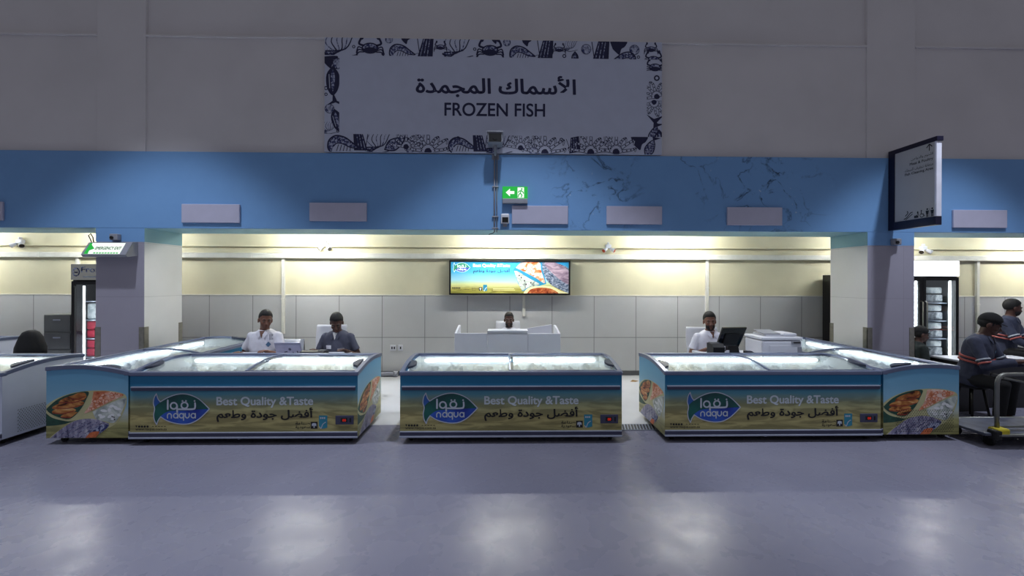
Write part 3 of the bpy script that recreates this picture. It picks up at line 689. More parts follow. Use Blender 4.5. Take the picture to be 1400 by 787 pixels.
A.text(arabic('الأسماك المجمدة'), 1.26, .775, 3.501, 1.09, 'navy_ink', 0, .018)
A.text('FROZEN FISH', 1.659, .513, 3.067, .70, 'navy_ink', 0, .016)
A.build('lettering', sg, (0, -.03, 0), (1, 0, 0), (0, 0, 1))

# ------------------------------------------------------------------ blank panels on the blue band
PG = 'blank lavender panels on the blue band'
pl = None
for cx, cz, lb in ((-7.23, 2.615, 'blank lavender panel cut by the left edge of the photo, on the blue band'), (-4.035, 2.6, 'blank lavender panel on the blue band nearest the left pillar'), (-2.29, 2.631, 'blank lavender panel on the blue band right of the one by the left pillar'),
                   (.52, 2.609, 'blank lavender panel just below the green exit sign'), (1.853, 2.611, 'blank lavender panel between the exit sign panel and the flaking paint patch'), (3.572, 2.607, 'blank lavender panel under the large patch of flaking blue paint'),
                   (6.846, 2.59, 'blank lavender panel on the blue band right of the projecting sign')):
    if pl is None:
        bm = nb(); box(bm, -.395, .395, -.03, 0, -.129, .129, bev=.007)
        pl = single('wall_panel', bm, 'tile_plaque', lb, 'panel', (cx, YF, cz), 0, PG)
    else: dup(pl, (cx, YF, cz), None, lb, PG)

# exit sign
ex = thing('exit_sign', 'lit green exit sign with white arrow and running figure above a lavender panel', 'exit sign', (-.007, YF, 2.762))
bm = nb(); box(bm, 0, .35, -.075, 0, 0, .065, bev=.004); fin(bm, 'base', 'grey_plastic', ex)
bm = nb(); box(bm, 0, .35, -.06, -.02, .065, .235, bev=.004); fin(bm, 'light_box', 'exit_green', ex)
A = Art()
A.rect(.015, .0, .335, .16, 'exit_green', 0)
A.rect(.21, .008, .30, .152, 'exit_white', 1)
A.poly([(.045, .08), (.105, .135), (.105, .1), (.165, .1), (.165, .06), (.105, .06), (.105, .025)], 'exit_white', 1)
A.oval(.268, .13, .012, .012, 'exit_green', 2)
for st in ([(.26, .112), (.248, .07)], [(.248, .07), (.272, .045), (.262, .018)], [(.248, .07), (.225, .05), (.218, .02)], [(.26, .108), (.285, .09), (.292, .07)], [(.258, .105), (.23, .1), (.222, .08)]): A.stroke(st, .014, 'exit_green', 2)
A.build('pictogram', ex, (0, -.06, .07), (1, 0, 0), (0, 0, 1))

# cctv camera with its conduit
cc = thing('security_camera', 'grey box security camera on a bracket over the lower edge of the frozen fish sign', 'camera', (-.107, YF, 3.50))
bm = nb(); box(bm, -.10, .10, -.30, -.06, .03, .17, bev=.012); box(bm, -.108, .108, -.32, -.06, .165, .18, bev=.004); fin(bm, 'housing', 'grey_plastic', cc)
bm = nb(); box(bm, -.085, .085, -.305, -.298, .042, .15, bev=.003); tube(bm, [(0, -.305, .095), (0, -.312, .095)], .03, 16); fin(bm, 'lens_window', 'black', cc)
bm = nb(); tube(bm, arc([(0, -.16, .03), (0, -.16, -.02), (0, -.06, -.05), (0, 0, -.05)], .04), .022, 10); box(bm, -.05, .05, -.012, 0, -.12, .02, bev=.004); fin(bm, 'bracket', 'grey_plastic', cc)
cd = thing('conduit', 'grey twin conduit running down the blue band from the security camera', 'conduit', (-.108, YF, 0))
bm = nb(); tube(bm, [(-.012, -.016, 2.36), (-.012, -.016, 3.46)], .011, 8); tube(bm, [(.022, -.014, 2.36), (.022, -.014, 3.46)], .008, 8); fin(bm, 'pipe', 'grey_plastic', cd)
for z in (3.0, 2.58, 2.42): bm = nb(); box(bm, -.045, .045, -.03, 0, z-.008, z+.008, bev=.003); fin(bm, 'clip', 'grey_plastic', cd)
bm = nb(); tube(bm, [(-.012, -.016, 2.37), (-.03, -.02, 2.35), (-.09, -.02, 2.33)], .006, 6); fin(bm, 'loose_cable', 'black', cd)
sn = thing('wall_sensor', 'small white wall sensor with a black face below the exit sign', 'sensor', (.03, YF, 2.48))
bm = nb(); box(bm, -.058, .058, -.09, 0, 0, .135, bev=.014); fin(bm, 'case', 'white_plastic', sn)
bm = nb(); box(bm, -.04, .045, -.094, -.086, .012, .085, bev=.003); fin(bm, 'dark_window', 'black', sn)
bm = nb(); box(bm, -.03, .03, -.05, 0, -.04, .002, bev=.006); fin(bm, 'mount', 'grey_plastic', sn)

# projecting direction sign by the right pillar
ds = thing('direction_sign', 'navy framed grey direction sign projecting from the wall above the right pillar', 'sign', (5.56, YF, 2.415))
bm = nb(); box(bm, -.04, .04, -.10, 0, 0, 1.13, bev=.004); fin(bm, 'wall_post', 'navy', ds)
bm = nb(); box(bm, -.042, .042, -.70, -.10, 1.07, 1.13, bev=.004); fin(bm, 'top_bar', 'navy', ds)
bm = nb(); box(bm, -.042, .042, -.68, -.10, 0, .11, bev=.004); fin(bm, 'bottom_bar', 'navy', ds)
bm = nb(); box(bm, -.032, .032, -.665, -.10, .11, 1.07); fin(bm, 'face_panel', 'sign_face', ds)
bm = nb(); box(bm, -.034, .034, -.685, -.66, .11, 1.07, bev=.003); fin(bm, 'edge_strip', 'sign_edge', ds)
A = Art(); k = 'black_ink'
for st in ([(.49, .865), (.49, .945)], [(.455, .91), (.49, .947), (.525, .91)]): A.stroke(st, .012, k)
A.text(arabic('اللحوم والدواجن'), .24, .785, .54, .835, k, 0, .0)
A.text('Meat & Poultry', .22, .725, .54, .772, k, 0, .02)
A.text(arabic('منطقة تنظيف السمك'), .15, .655, .54, .705, k, 0, .0)
A.text('Fish Cleaning Area', .15, .60, .54, .645, k, 0, .02)
A.stroke([(.14, .02), (.175, .035), (.235, .095), (.26, .10)], .012, k); A.stroke([(.16, .06), (.2, .10)], .012, k); A.oval(.19, .115, .01, .01, k); A.stroke([(.165, .01), (.26, .075)], .01, k)
A.poly([(.285, .015), (.345, .015), (.345, .05), (.33, .04), (.32, .06), (.305, .045), (.285, .05)], k); A.oval(.335, .085, .01, .016, k); A.stroke([(.34, .05), (.34, .09)], .012, k)
A.oval(.385, .1, .01, .01, k); A.ring(.392, .04, .025, .025, .009, k, 0, 2.2, 6.6); A.stroke([(.383, .085), (.388, .055), (.412, .055), (.425, .025)], .011, k)
for x in (.465, .53):
    A.oval(x, .108, .012, .012, k); A.poly([(x-.022, .09), (x+.022, .09), (x+.016, .045), (x-.016, .045)], k); A.stroke([(x-.008, .05), (x-.008, .01)], .012, k); A.stroke([(x+.008, .05), (x+.008, .01)], .012, k)
A.stroke([(.498, .01), (.498, .115)], .005, k)
A.build('lettering', ds, (-.032, -.10, .11), (0, -1, 0), (0, 0, 1))

# green emergency exit box on the left pillar
eb = thing('emergency_exit_light', 'green lit emergency exit box mounted high on the left pillar', 'exit sign', (-5.62, YF, 1.985))
bm = nb(); prism(bm, [(0, 0, .03), (0, -.17, 0), (0, -.20, .03), (0, -.09, .205), (0, 0, .215)], (.585, 0, 0)); fin(bm, 'casing', 'grey_plastic', eb)
vf = Vector((0, .11, .175)); vl = vf.length; vf.normalize()
A = Art()
A.rect(.03, .012, .50, vl-.012, 'exit_white', 0)
A.poly([(.03, .012), (.085, .012), (.06, vl-.012), (.03, vl-.012)], 'exit_green', 1); A.poly([(.05, .05), (.13, .10), (.05, vl-.03)], 'exit_green', 1)
A.text('EMERGENCY EXIT', .14, .082, .48, .132, 'exit_dark', 1, .03)
for x in range(9): A.rect(.15+x*.037, .018, .178+x*.037, .036, 'exit_green', 1)
A.build('lit_face', eb, (0, -.20, .03), (1, 0, 0), vf)
bm = nb(); tube(bm, [(-.01, -.02, .16), (-.03, -.03, .24), (-.06, -.03, .30), (-.04, -.02, .33), (-.01, -.02, .28), (0, -.02, .2)], .007, 6); fin(bm, 'cable_loop', 'black', eb)
wc = thing('wall_camera', 'tiny grey camera on the wall above the emergency exit box', 'camera', (-5.32, YF, 2.22))
bm = nb(); box(bm, -.05, .06, -.07, 0, .0, .09, bev=.012); fin(bm, 'case', 'grey_plastic', wc)
bm = nb(); tube(bm, [(-.01, -.068, .035), (-.01, -.085, .035)], .022, 12); fin(bm, 'lens', 'black', wc)
wc2 = dup(wc, (5.60, YF, 2.21), 0, 'tiny grey camera on the wall below the projecting direction sign')

# ------------------------------------------------------------------ back wall fittings
ct = thing('cable_trunking', 'long white cable trunking along the cream wall above the lit picture sign', 'trunking', (0, YB, 2.11))
bm = nb(); box(bm, -11.9, 11.9, -.075, .01, -.045, .045, bev=.006); fin(bm, 'channel', 'trunk', ct)
for x in (-8.0, -4.38, -1.2, 2.3, 6.1): bm = nb(); box(bm, x-.012, x+.012, -.079, .0, -.048, .048, bev=.002); fin(bm, 'joint_cover', 'trunk', ct)
ul = thing('wall_ledge', 'thin cream ledge running along the cream wall above the white trunking', 'ledge', (0, YB, 2.275))
bm = nb(); box(bm, -11.9, 11.9, -.05, .012, -.012, .012, bev=.004); fin(bm, 'strip', 'cream_paint', ul)
for x, z1, z0, lb in ((-3.847, 2.065, .74, 'white vertical conduit on the wall between the two seated clerks'), (.374, 2.065, 1.05, 'white vertical conduit behind the lit picture sign'), (3.659, 2.065, 1.12, 'white vertical conduit above the clerk with the black monitor'),
                  (8.62, 2.065, .6, 'white vertical conduit on the right alcove wall behind the uniformed pair'), (-7.38, 2.065, 1.2, 'white vertical conduit on the left alcove wall behind the tall fridge')):
    c = thing('wall_conduit', lb, 'conduit', (x, YB, 0), 0, 'vertical conduits on the back wall')
    bm = nb(); box(bm, -.026, .026, -.034, .012, z0, z1, bev=.006); fin(bm, 'channel', 'trunk', c)
    bm = nb()
    box(bm, -.034, .034, -.038, .0, z0+(z1-z0)*.45, z0+(z1-z0)*.45+.03, bev=.003); fin(bm, 'coupling', 'trunk', c)
def emergency(x, z, lb, hm):
    t = thing('emergency_light', lb, 'light', (x, YB, z), 0, 'twin emergency lights on the back walls')
    bm = nb(); box(bm, -.05, .05, -.06, .012, .0, .07, bev=.01); box(bm, -.012, .012, -.055, .0, .07, .11, bev=.003); fin(bm, 'base', 'white_plastic', t)
    for s in (-1, 1):
        bm = nb(); tube(bm, [(s*.03, -.05, .0), (s*.095, -.09, -.045)], [.02, .04], 14); h = fin(bm, 'lamp_head', 'white_plastic', t)
        bm = nb(); tube(bm, [(s*.094, -.089, -.044), (s*.098, -.092, -.047)], .034, 14); fin(bm, 'reflector', hm, h)
M['red_lens'] = pm('red_brown_lens', '#a8321c', .2); M['dark_lens'] = pm('dark_lens', '#3a342c', .2)
emergency(-3.11, 2.27, 'white twin emergency light on the cream wall above the two seated clerks', 'dark_lens')
emergency(1.875, 2.26, 'twin emergency light with red lenses right of the lit picture sign', 'red_lens')
emergency(-8.344, 2.30, 'white twin emergency light in the left alcove', 'dark_lens')
emergency(7.60, 2.26, 'twin emergency light above the right tall fridge', 'dark_lens')
for x, w, lb, kind in ((-1.93, .10, 'white double wall socket low on the tiled wall left of the desk', 'a'), (-1.80, .08, 'small white switched socket right of the double one on the tiled wall', 'b')):
    t = thing('wall_socket', lb, 'socket', (x, YB, .494))
    bm = nb(); box(bm, -w/2, w/2, -.022, 0, -.05, .05, bev=.006); fin(bm, 'plate', 'white_plastic', t)
    bm = nb()
    for s in ((-.02, .02) if kind == 'a' else (.0,)): box(bm, s-.008, s+.014, -.026, -.02, -.022, .022, bev=.002)
    fin(bm, 'pin_slots', 'black', t)
bm = nb(); tube(bm, [(-2.3, YB-.09, .045), (-1.85, YB-.09, .045)], .042, 14); tube(bm, [(-1.9, YB-.09, .045), (-1.83, YB-.09, .045)], .055, 14)
single('floor_pipe', bm, 'grey_plastic', 'short grey pipe lying on the floor along the back wall', 'pipe')

# lit picture sign
lb_ = thing('lightbox_sign', 'long lit picture sign with seafood and sea on the cream wall', 'sign', (-.93, YB-.14, 1.436))
LW, LH = 2.11, .60
bm = nb()
for a in ((0, LW, 0, .028), (0, LW, LH-.028, LH)): box(bm, a[0], a[1], -.02, .14, a[2], a[3], bev=.003)
for a in ((0, .028), (LW-.028, LW)): box(bm, a[0], a[1], -.02, .14, 0, LH, bev=.003)
box(bm, .01, LW-.01, .02, .10, .01, LH-.01); fin(bm, 'frame', 'black', lb_)
bm = nb()
# picture panel; heights run in the wall's own coordinates so the print lines up
box(bm, .028, LW-.028, -.004, .02, .028, LH-.028); pn = fin(bm, 'picture_panel', 'box_bg', lb_)
pn.data.transform(Matrix.Translation((0, 0, 1.436))); pn.location = (0, 0, -1.436)
A = Art(); kx = LW/1140; kz = LH/332
P = lambda x, y: ((x-112)*kx, (437-y)*kz)
L = lambda pts: [P(*p) for p in pts]
A.win = L([(125, 425), (1240, 425), (1240, 120), (125, 120)])
draw_logo(A, *P(150, 220), 157*kx, 92*kz, ('box_white', 'box_green', 'box_blue', 'box_teal'))
A.text('Best Quality &Taste', *P(335, 178), *P(682, 138), 'box_white', 0, .03)
A.text(arabic('أفضل جودة وطعم'), *P(335, 232), *P(682, 184), 'box_navy', 0, .02)
A.text('www.naqua.com.sa', *P(140, 392), *P(300, 383), 'box_black', 0, .0)
for k in range(5): A.rect(*P(140+k*16, 378), *P(152+k*16, 366), 'box_black')
A.text(arabic('صناعة'), *P(322, 382), *P(385, 368), 'box_black', 0, .0); A.text(arabic('سعودية'), *P(322, 397), *P(385, 384), 'box_black', 0, .0)
A.rect(*P(390, 397), *P(420, 366), 'box_black'); A.oval(*P(405, 378), 9*kx, 6*kz, 'box_white', 1); A.stroke(L([(405, 392), (405, 380)]), .01, 'box_white', 1)
A.poly(L([(430, 340), (467, 340), (467, 398), (440, 402), (430, 394)]), 'box_teal'); A.stroke(L([(434, 396), (442, 401), (450, 378), (463, 366)]), .007, 'box_white', 1)
A.stroke(L([(525, 378), (720, 378)]), .008, 'box_cream'); A.stroke(L([(525, 390), (730, 390)]), .008, 'box_cream')
A.poly(L([(715, 195), (740, 155), (790, 120), (980, 120), (990, 180), (1025, 330), (960, 350), (900, 378), (800, 402), (760, 330)]), 'box_teal', 0)
A.poly(L(smooth_pts([(738, 175), (760, 150), (800, 125), (955, 120), (975, 200), (1012, 322), (930, 275), (830, 220), (738, 175)])), 'box_prawn', 1)
for cx, cy, r in ((830, 160, 28), (880, 190, 30), (925, 230, 28), (905, 150, 24)):
    for t in range(7): A.oval(*P(cx+r*math.cos(t*.6), cy+r*.8*math.sin(t*.6)), 12*kx, 12*kz, 'box_white' if t % 2 else 'box_prawn', 2)
A.poly(L(smooth_pts([(722, 205), (765, 215), (860, 275), (960, 330), (920, 352), (850, 365), (800, 392), (765, 330), (722, 205)])), 'box_squid', 1)
for cx, cy in ((790, 270), (835, 335), (880, 320), (770, 250), (820, 300)): A.oval(*P(cx, cy), 6*kx, 9*kz, 'box_black', 2)
A.poly(L(smooth_pts([(985, 125), (1060, 118), (1245, 190), (1245, 420), (1190, 400), (1080, 345), (1020, 275), (992, 195), (985, 125)])), 'box_fish', 1)
A.poly(L(smooth_pts([(1010, 122), (1100, 118), (1245, 210), (1245, 330), (1170, 300), (1080, 225), (1010, 150)])), 'box_skin', 2)
A.poly(L(smooth_pts([(800, 440), (850, 372), (960, 350), (1080, 358), (1160, 395), (1240, 420)])+[(1240, 440)]), 'box_cream', 1)
A.poly(L(smooth_pts([(835, 440), (875, 385), (965, 366), (1060, 374), (1130, 408), (1150, 440)])), 'box_fillet', 2)
A.build('picture', lb_, (0, -.0045, 0), (1, 0, 0), (0, 0, 1), eps=.0006)

# ------------------------------------------------------------------ chest freezers
FA, EA = front_art(), end_art()
def make_freezer(label, loc, rz, printed=True, L=2.302, D=.85, group=None):
    t = thing('chest_freezer', label, 'freezer', loc, rz, group)
    zf, zb = .715, .765
    zt = lambda y, up=0.: zf+(zb-zf)*(y/D)+.040*math.sin(PI*min(1, max(0, y/D)))+up
    ys = [D*k/12 for k in range(13)]
    fm, em = ('front_print', 'end_print') if printed else ('white_body', 'white_body')
    bm = nb(); w = .055
    box(bm, w, L-w, 0, w, .068, zf-.0, 0); box(bm, w, L-w, D-w, D, .068, zb, 0)
    for x in (0, L-w): prism(bm, [(x, y, zt(y)) for y in ys]+[(x, D, .068), (x, 0, .068)], (w, 0, 0), 1)
    box(bm, w, L-w, w, D-w, .068, .12, 0)
    for f in bm.faces: f.material_index = 1 if abs(f.normal.x) > .9 else 0
    fin(bm, 'body', [fm, em], t)
    bm = nb()
    box(bm, w, L-w, w, D-w, .12, .575); box(bm, w, L-w, w, w+.012, .575, zf); box(bm, w, L-w, D-w-.012, D-w, .575, zb)
    for x in (w, L-w-.012): prism(bm, [(x, y, zt(y)) for y in ys[1:-1]]+[(x, D-w, .575), (x, w, .575)], (.012, 0, 0))
    fin(bm, 'liner', 'liner', t)
    # rim frame
    bm = nb(); box(bm, -.008, L+.008, -.012, .045, zf-.012, zf+.03, bev=.01)
    box(bm, -.008, L+.008, D-.045, D+.01, zb-.012, zb+.03, bev=.008)
    for x in (-.0065, L-.0365): prism(bm, [(x, y, zt(y, .0285)) for y in ys]+[(x, y, zt(y, -.0105)) for y in reversed(ys)], (.043, 0, 0), smooth=False)
    fin(bm, 'rim_frame', 'alu', t)
    # two sliding curved glass lids
    for i, (xa, xb, up) in enumerate(((.045, L/2+.025, .0), (L/2-.025, L-.045, .014))):
        yy = [.05+(D-.1)*k/10 for k in range(11)]
        bm = nb(); prism(bm, [(xa, y, zt(y, up+.004)) for y in yy]+[(xa, y, zt(y, up-.001)) for y in reversed(yy)], (xb-xa, 0, 0))
        lid = fin(bm, 'glass_lid', 'glass', t)
        bm = nb()
        for x in ((xb-.02,) if i == 0 else (xa,)):
            prism(bm, [(x, y, zt(y, up+.010)) for y in yy]+[(x, y, zt(y, up-.004)) for y in reversed(yy)], (.02, 0, 0))
        for y in (.05, D-.065): box(bm, xa, xb, y, y+.015, zt(y, up-.004), zt(y, up+.008))
        fin(bm, 'lid_frame', 'alu', lid)
        bm = nb(); xo = xa if i == 0 else xb; s = 1 if i == 0 else -1
        yg = [.13+.22*k/8 for k in range(9)]
        ob = [(xo+s*(.004+.075*math.sin(PI*k/8)**.5), y, zt(y, up+.006)) for k, y in enumerate(yg)]
        prism(bm, ob, (0, 0, .022)); fin(bm, 'handle', 'grip', lid)
    # light strip under the back rim
    bm = nb(); tube(bm, [(.12, D-.085, zb-.045), (L-.12, D-.085, zb-.045)], .011, 8); fin(bm, 'light_strip', 'led', t)
    # front rail, bumper, base
    bm = nb(); box(bm, .02, L-.02, -.018, 0, .555, .59, 0, bev=.005); box(bm, .02, L-.02, -.022, 0, .586, .598, 1, bev=.003); fin(bm, 'front_rail', ['alu_dark', 'alu_light'], t)
    bm = nb(); box(bm, .0, L, -.012, 0, .082, .122, 0); box(bm, -.004, L+.004, -.02, .0, .066, .084, 1, bev=.004); box(bm, 0, L, -.016, 0, .12, .132, 1, bev=.003); fin(bm, 'bumper', ['alu_dark', 'alu_light'], t)
    bm = nb(); box(bm, .06, L-.06, .06, D-.06, .045, .07); fin(bm, 'base_frame', 'black', t)
    bm = nb(); tube(bm, [(L*.47, .03, .07), (L*.47, .03, .045)], [.03, .012], 12); fin(bm, 'drain_plug', 'alu_light', t)
    for x in (.10, L-.10):
        for y in (.09, D-.09):
            bm = nb(); box(bm, x-.028, x+.028, y-.02, y+.035, .052, .07); box(bm, x-.024, x-.018, y-.012, y+.02, .02, .06); box(bm, x+.018, x+.024, y-.012, y+.02, .02, .06)
            c = fin(bm, 'caster', 'steel_dark', t)
            bm = nb(); tube(bm, [(x-.015, y, .029), (x+.015, y, .029)], .029, 16); fin(bm, 'wheel', 'rubber', c)
    # control panel
    bm = nb(); box(bm, 2.078, 2.263, -.008, .002, .203, .294, bev=.004); cp = fin(bm, 'control_panel', 'alu_dark' if printed else 'grey_plastic', t)
    bm = nb(); box(bm, 2.132, 2.20, -.011, -.007, .228, .272, bev=.002); fin(bm, 'display', 'black', cp)
    if printed:
        A = Art()
        for x in (0, .018): A.ring(.012+x, .016, .006, .011, .005, 'red_led')
        A.build('red_digits', cp, (2.148, -.0112, .232), (1, 0, 0), (0, 0, 1))
    bm = nb(); box(bm, 2.222, 2.238, -.014, -.007, .226, .272, bev=.003); fin(bm, 'rocker_switch', 'black', cp)
    # vents on the machine end
    A = Art()
    for i in range(24):
        for j in range(13):
            A.oval(.14+i*.026+(.013 if j % 2 else 0), .022+j*.0185, .0075, .0038, 'black_ink', 5, .5, 6)
    A.build('vent_grille', t, (L+.0012, 0, .082), (0, 1, 0), (0, 0, 1))
    if printed:
        FA.build('front_print', t, (0, -.0005, 0), (1, 0, 0), (0, 0, 1))
        H = .665
        def scaled(A0, w, h):
            B = Art(); B.f = [([(p[0]*w, p[1]*h) for p in poly], m, ly) for poly, m, ly in A0.f]; return B
        E2 = scaled(EA, D, H)
        E2.build('end_print', t, (0, D, .07), (0, -1, 0), (0, 0, 1))
        E2.build('end_print', t, (L, 0, .07), (0, 1, 0), (0, 0, 1))
    return t
BAGS = None
def bag_mesh(seed):
    random.seed(seed); bm = nb(); nx, ny = 18, 14; top = []; rings = []
    for j in range(ny+1):
        for i in range(nx+1):
            u, v = i/nx*2-1, j/ny*2-1
            h = (max(0, (1-u**4)*(1-v**4)))**.5
            n = noise.noise(Vector((u*2.2+seed*7, v*2.2, seed)))*.5+noise.noise(Vector((u*6+seed, v*6, seed*3)))*.4
            sx, sy = .135*(1-.08*v*v), .155*(1-.08*u*u)
            top.append((bm.verts.new((u*sx, v*sy, .045+h*(.05+.085*n))), bm.verts.new((u*sx, v*sy, .045-h*.042))))
    I = lambda i, j: j*(nx+1)+i
    for j in range(ny):
        for i in range(nx):
            a, b, c, d = I(i, j), I(i+1, j), I(i+1, j+1), I(i, j+1)
            bm.faces.new([top[k][0] for k in (a, b, c, d)]).smooth = True; bm.faces.new([top[k][1] for k in (d, c, b, a)]).smooth = True
    edge = [I(i, 0) for i in range(nx)]+[I(nx, j) for j in range(ny)]+[I(i, ny) for i in range(nx, 0, -1)]+[I(0, j) for j in range(ny, 0, -1)]
    for a, b in zip(edge, edge[1:]+edge[:1]): bm.faces.new((top[b][0], top[a][0], top[a][1], top[b][1]))
    return bm
def fill(t, what, L=2.302, D=.85):
    """bags of frozen fish lying in the tub, each its own object"""
    global BAGS
    Mx = Matrix.Translation(t.location) @ Matrix.Rotation(t.rotation_euler.z, 4, 'Z')
    lb, g = 'white frozen fish bag in the '+what, 'bags of frozen fish in the '+what
    if BAGS is None:
        BAGS = [single('frozen_fish_bag', bag_mesh(k+1), 'bag', lb, 'bag', (0, 0, 0), 0, g) for k in range(3)]; fresh = list(BAGS)
    else: fresh = []
    for i in range(7):
        for j in range(2):
            p = Mx @ Vector((.21+i*.313, .235+j*.355, .576)); rz = t.rotation_euler.z+random.uniform(-.12, .12)+random.choice((0, PI))
            if fresh: b = fresh.pop(); b.location = p; b.rotation_euler = (0, 0, rz)
            else: b = dup(random.choice(BAGS), p, rz, lb, g)
FG = 'chest freezers printed with seafood pictures'
for loc, rz, lb, what in (((-3.793, 4.48, 0), 0, 'blue and sand printed chest freezer in front of the two seated clerks', 'chest freezer in front of the two clerks'),
                          ((-1.056, 4.48, 0), 0, 'blue and sand printed chest freezer in front of the white desk', 'chest freezer in front of the white desk'),
                          ((1.70, 4.48, 0), 0, 'blue and sand printed chest freezer in front of the black monitor and printer', 'chest freezer in front of the monitor'),
                          ((-3.828, 4.50, 0), PI/2, 'printed chest freezer turned end-on beside the left pillar', 'end-on freezer by the left pillar'),
                          ((4.036, 6.79, 0), -PI/2, 'printed chest freezer turned end-on beside the right pillar', 'end-on freezer by the right pillar')):
    f = make_freezer(lb, loc, rz, True, 2.302, .82 if rz else .85, FG); fill(f, what, 2.302, .82 if rz else .85)
f = make_freezer('plain white chest freezer with a vented end at the left edge', (-7.345, 4.46, 0), 0, False); fill(f, 'plain white freezer at the left edge')
f = make_freezer('plain white chest freezer farther back in the left alcove', (-9.75, 6.1, 0), 0, False)

# ------------------------------------------------------------------ fixtures around the alcoves
# floor drain between the freezers
dr = thing('floor_drain', 'slotted steel floor drain between the centre and right printed freezers', 'drain', (1.28, 4.84, 0))
bm = nb(); box(bm, 0, .9, 0, .2, .0, .004); fin(bm, 'channel', 'black', dr)
bm = nb()
for y in (0, .188): box(bm, 0, .9, y, y+.012, .003, .008)
for k in range(26): prism(bm, [(k*.035, .012, .004), (k*.035+.016, .012, .004), (k*.035+.05, .188, .004), (k*.035+.034, .188, .004)], (0, 0, .004))
fin(bm, 'grating', 'alu_light', dr)
bm = nb(); prism(bm, [(-.06, -.02, 0), (.02, -.05, .002), (.09, .01, .004), (.0, .06, .01)], (0, 0, .003)); single('brown_scrap', bm, 'leaf', 'small brown scrap lying on the lit floor behind the right freezer gap', 'scrap', (2.2, 7.2, .001))

# white reception desk
dk = thing('reception_desk', 'white reception desk with a raised centre behind the middle freezer', 'desk', (.07, 6.2, 0))
bm = nb(); box(bm, -.76, -.29, 0, .03, 0, .93, bev=.003); fin(bm, 'side_panel', 'white_plastic', dk)
bm = nb(); box(bm, .295, .765, 0, .03, 0, .925, bev=.003); fin(bm, 'side_panel', 'white_plastic', dk)
bm = nb(); box(bm, -.286, .291, -.035, .03, 0, .965, bev=.003); box(bm, -.286, .291, -.05, .16, .95, .975, bev=.003); fin(bm, 'raised_front', 'white_plastic', dk)
for s, x in ((1, -.76), (-1, .735)):
    bm = nb(); prism(bm, [(x, .03, 0), (x, .03, .925), (x, .50, .985), (x, .62, .985), (x, .62, 0)], (.03, 0, 0)); fin(bm, 'end_panel', 'white_plastic', dk)
bm = nb(); box(bm, -.73, .735, .16, .60, .71, .735, bev=.003); fin(bm, 'worktop', 'white_plastic', dk)
pn = thing('privacy_screen', 'slanted white screen standing on the right side of the white desk', 'screen', (.56, 6.55, .735))
bm = nb(); prism(bm, [(-.19, 0, 0), (.19, 0, 0), (.19, 0, .285), (-.19, 0, .225)], (0, .02, 0)); fin(bm, 'board', 'white_plastic', pn)
bm = nb(); box(bm, -.1, .1, .02, .12, 0, .012); prism(bm, [(-.01, .02, .01), (-.01, .1, .01), (-.01, .02, .15)], (.02, 0, 0)); fin(bm, 'foot', 'white_plastic', pn)

def office_chair(x, y, rz, lb, mat='white_plastic', back=.95, g='white office chairs', w=.23):
    t = thing('office_chair', lb, 'chair', (x, y, 0), rz, g)
    bm = nb(); box(bm, -.23, .23, -.22, .22, .37, .42, bev=.02); fin(bm, 'seat', mat, t)
    bm = nb(); rings = []
    for z, k, d in ((.50, .8, .0), (.6, .95, .015), (.8, 1, .03), (back-.03, .97, .05), (back, .93, .055)):
        rings.append([Vector((x2*w*k, .24+d+yy-.03*(1-x2*x2), z)) for x2, yy in ((-1, 0), (-.5, 0), (0, 0), (.5, 0), (1, 0), (1, .03), (.5, .035), (0, .035), (-.5, .035), (-1, .03))])
    loft(bm, rings); fin(bm, 'backrest', mat, t)
    bm = nb(); box(bm, -.03, .03, .2, .27, .38, .62, bev=.006); fin(bm, 'back_support', 'grey_plastic', t)
    bm = nb(); tube(bm, [(0, 0, .08), (0, 0, .37)], .028, 10); fin(bm, 'gas_column', 'steel_dark', t)
    for k in range(5):
        a = k*2*PI/5+.3; bm = nb(); tube(bm, [(0, 0, .085), (.26*math.cos(a), .26*math.sin(a), .06)], [.025, .016], 8); l = fin(bm, 'leg', 'steel_dark', t)
        bm = nb(); ell(bm, (.26*math.cos(a), .26*math.sin(a), .025), (.025, .025, .025), u=10, v=6); fin(bm, 'caster', 'rubber', l)
    return t
office_chair(.09, 6.98, 0, 'white high-backed chair behind the bearded man at the white desk', back=1.005, w=.21)
office_chair(-2.58, 6.28, 0, 'white chair of the clerk in the slate shirt looking down', back=1.01)
office_chair(3.06, 6.24, .05, 'white chair of the clerk beside the black monitor', back=.985, w=.25)
office_chair(-3.2, 6.25, 0, 'white low-backed chair of the smiling clerk in the white polo', back=.58)
# black jacket on a chair, left alcove
bk = office_chair(-6.66, 6.15, .6, 'black padded chair under a black jacket in the left alcove', 'black_soft', .86, 'black chairs in the left alcove', w=.11)
bm = nb(); rings = []
for z, k, d in ((.50, .17, .0), (.7, .165, .0), (.85, .125, .01), (.92, .085, .02), (.945, .04, .03)):
    rings.append([Vector((k*math.cos(a)*(1+.06*math.sin(5*a+z*9)), .28+d+.09*math.sin(a)*(1+.15*math.sin(7*a)), z)) for a in (2*PI*i/20 for i in range(20))])
loft(bm, rings); o = single('jacket', bm, 'black_soft', 'black jacket draped over a chair back in the left alcove', 'jacket', (-6.66, 6.15, 0), .6)

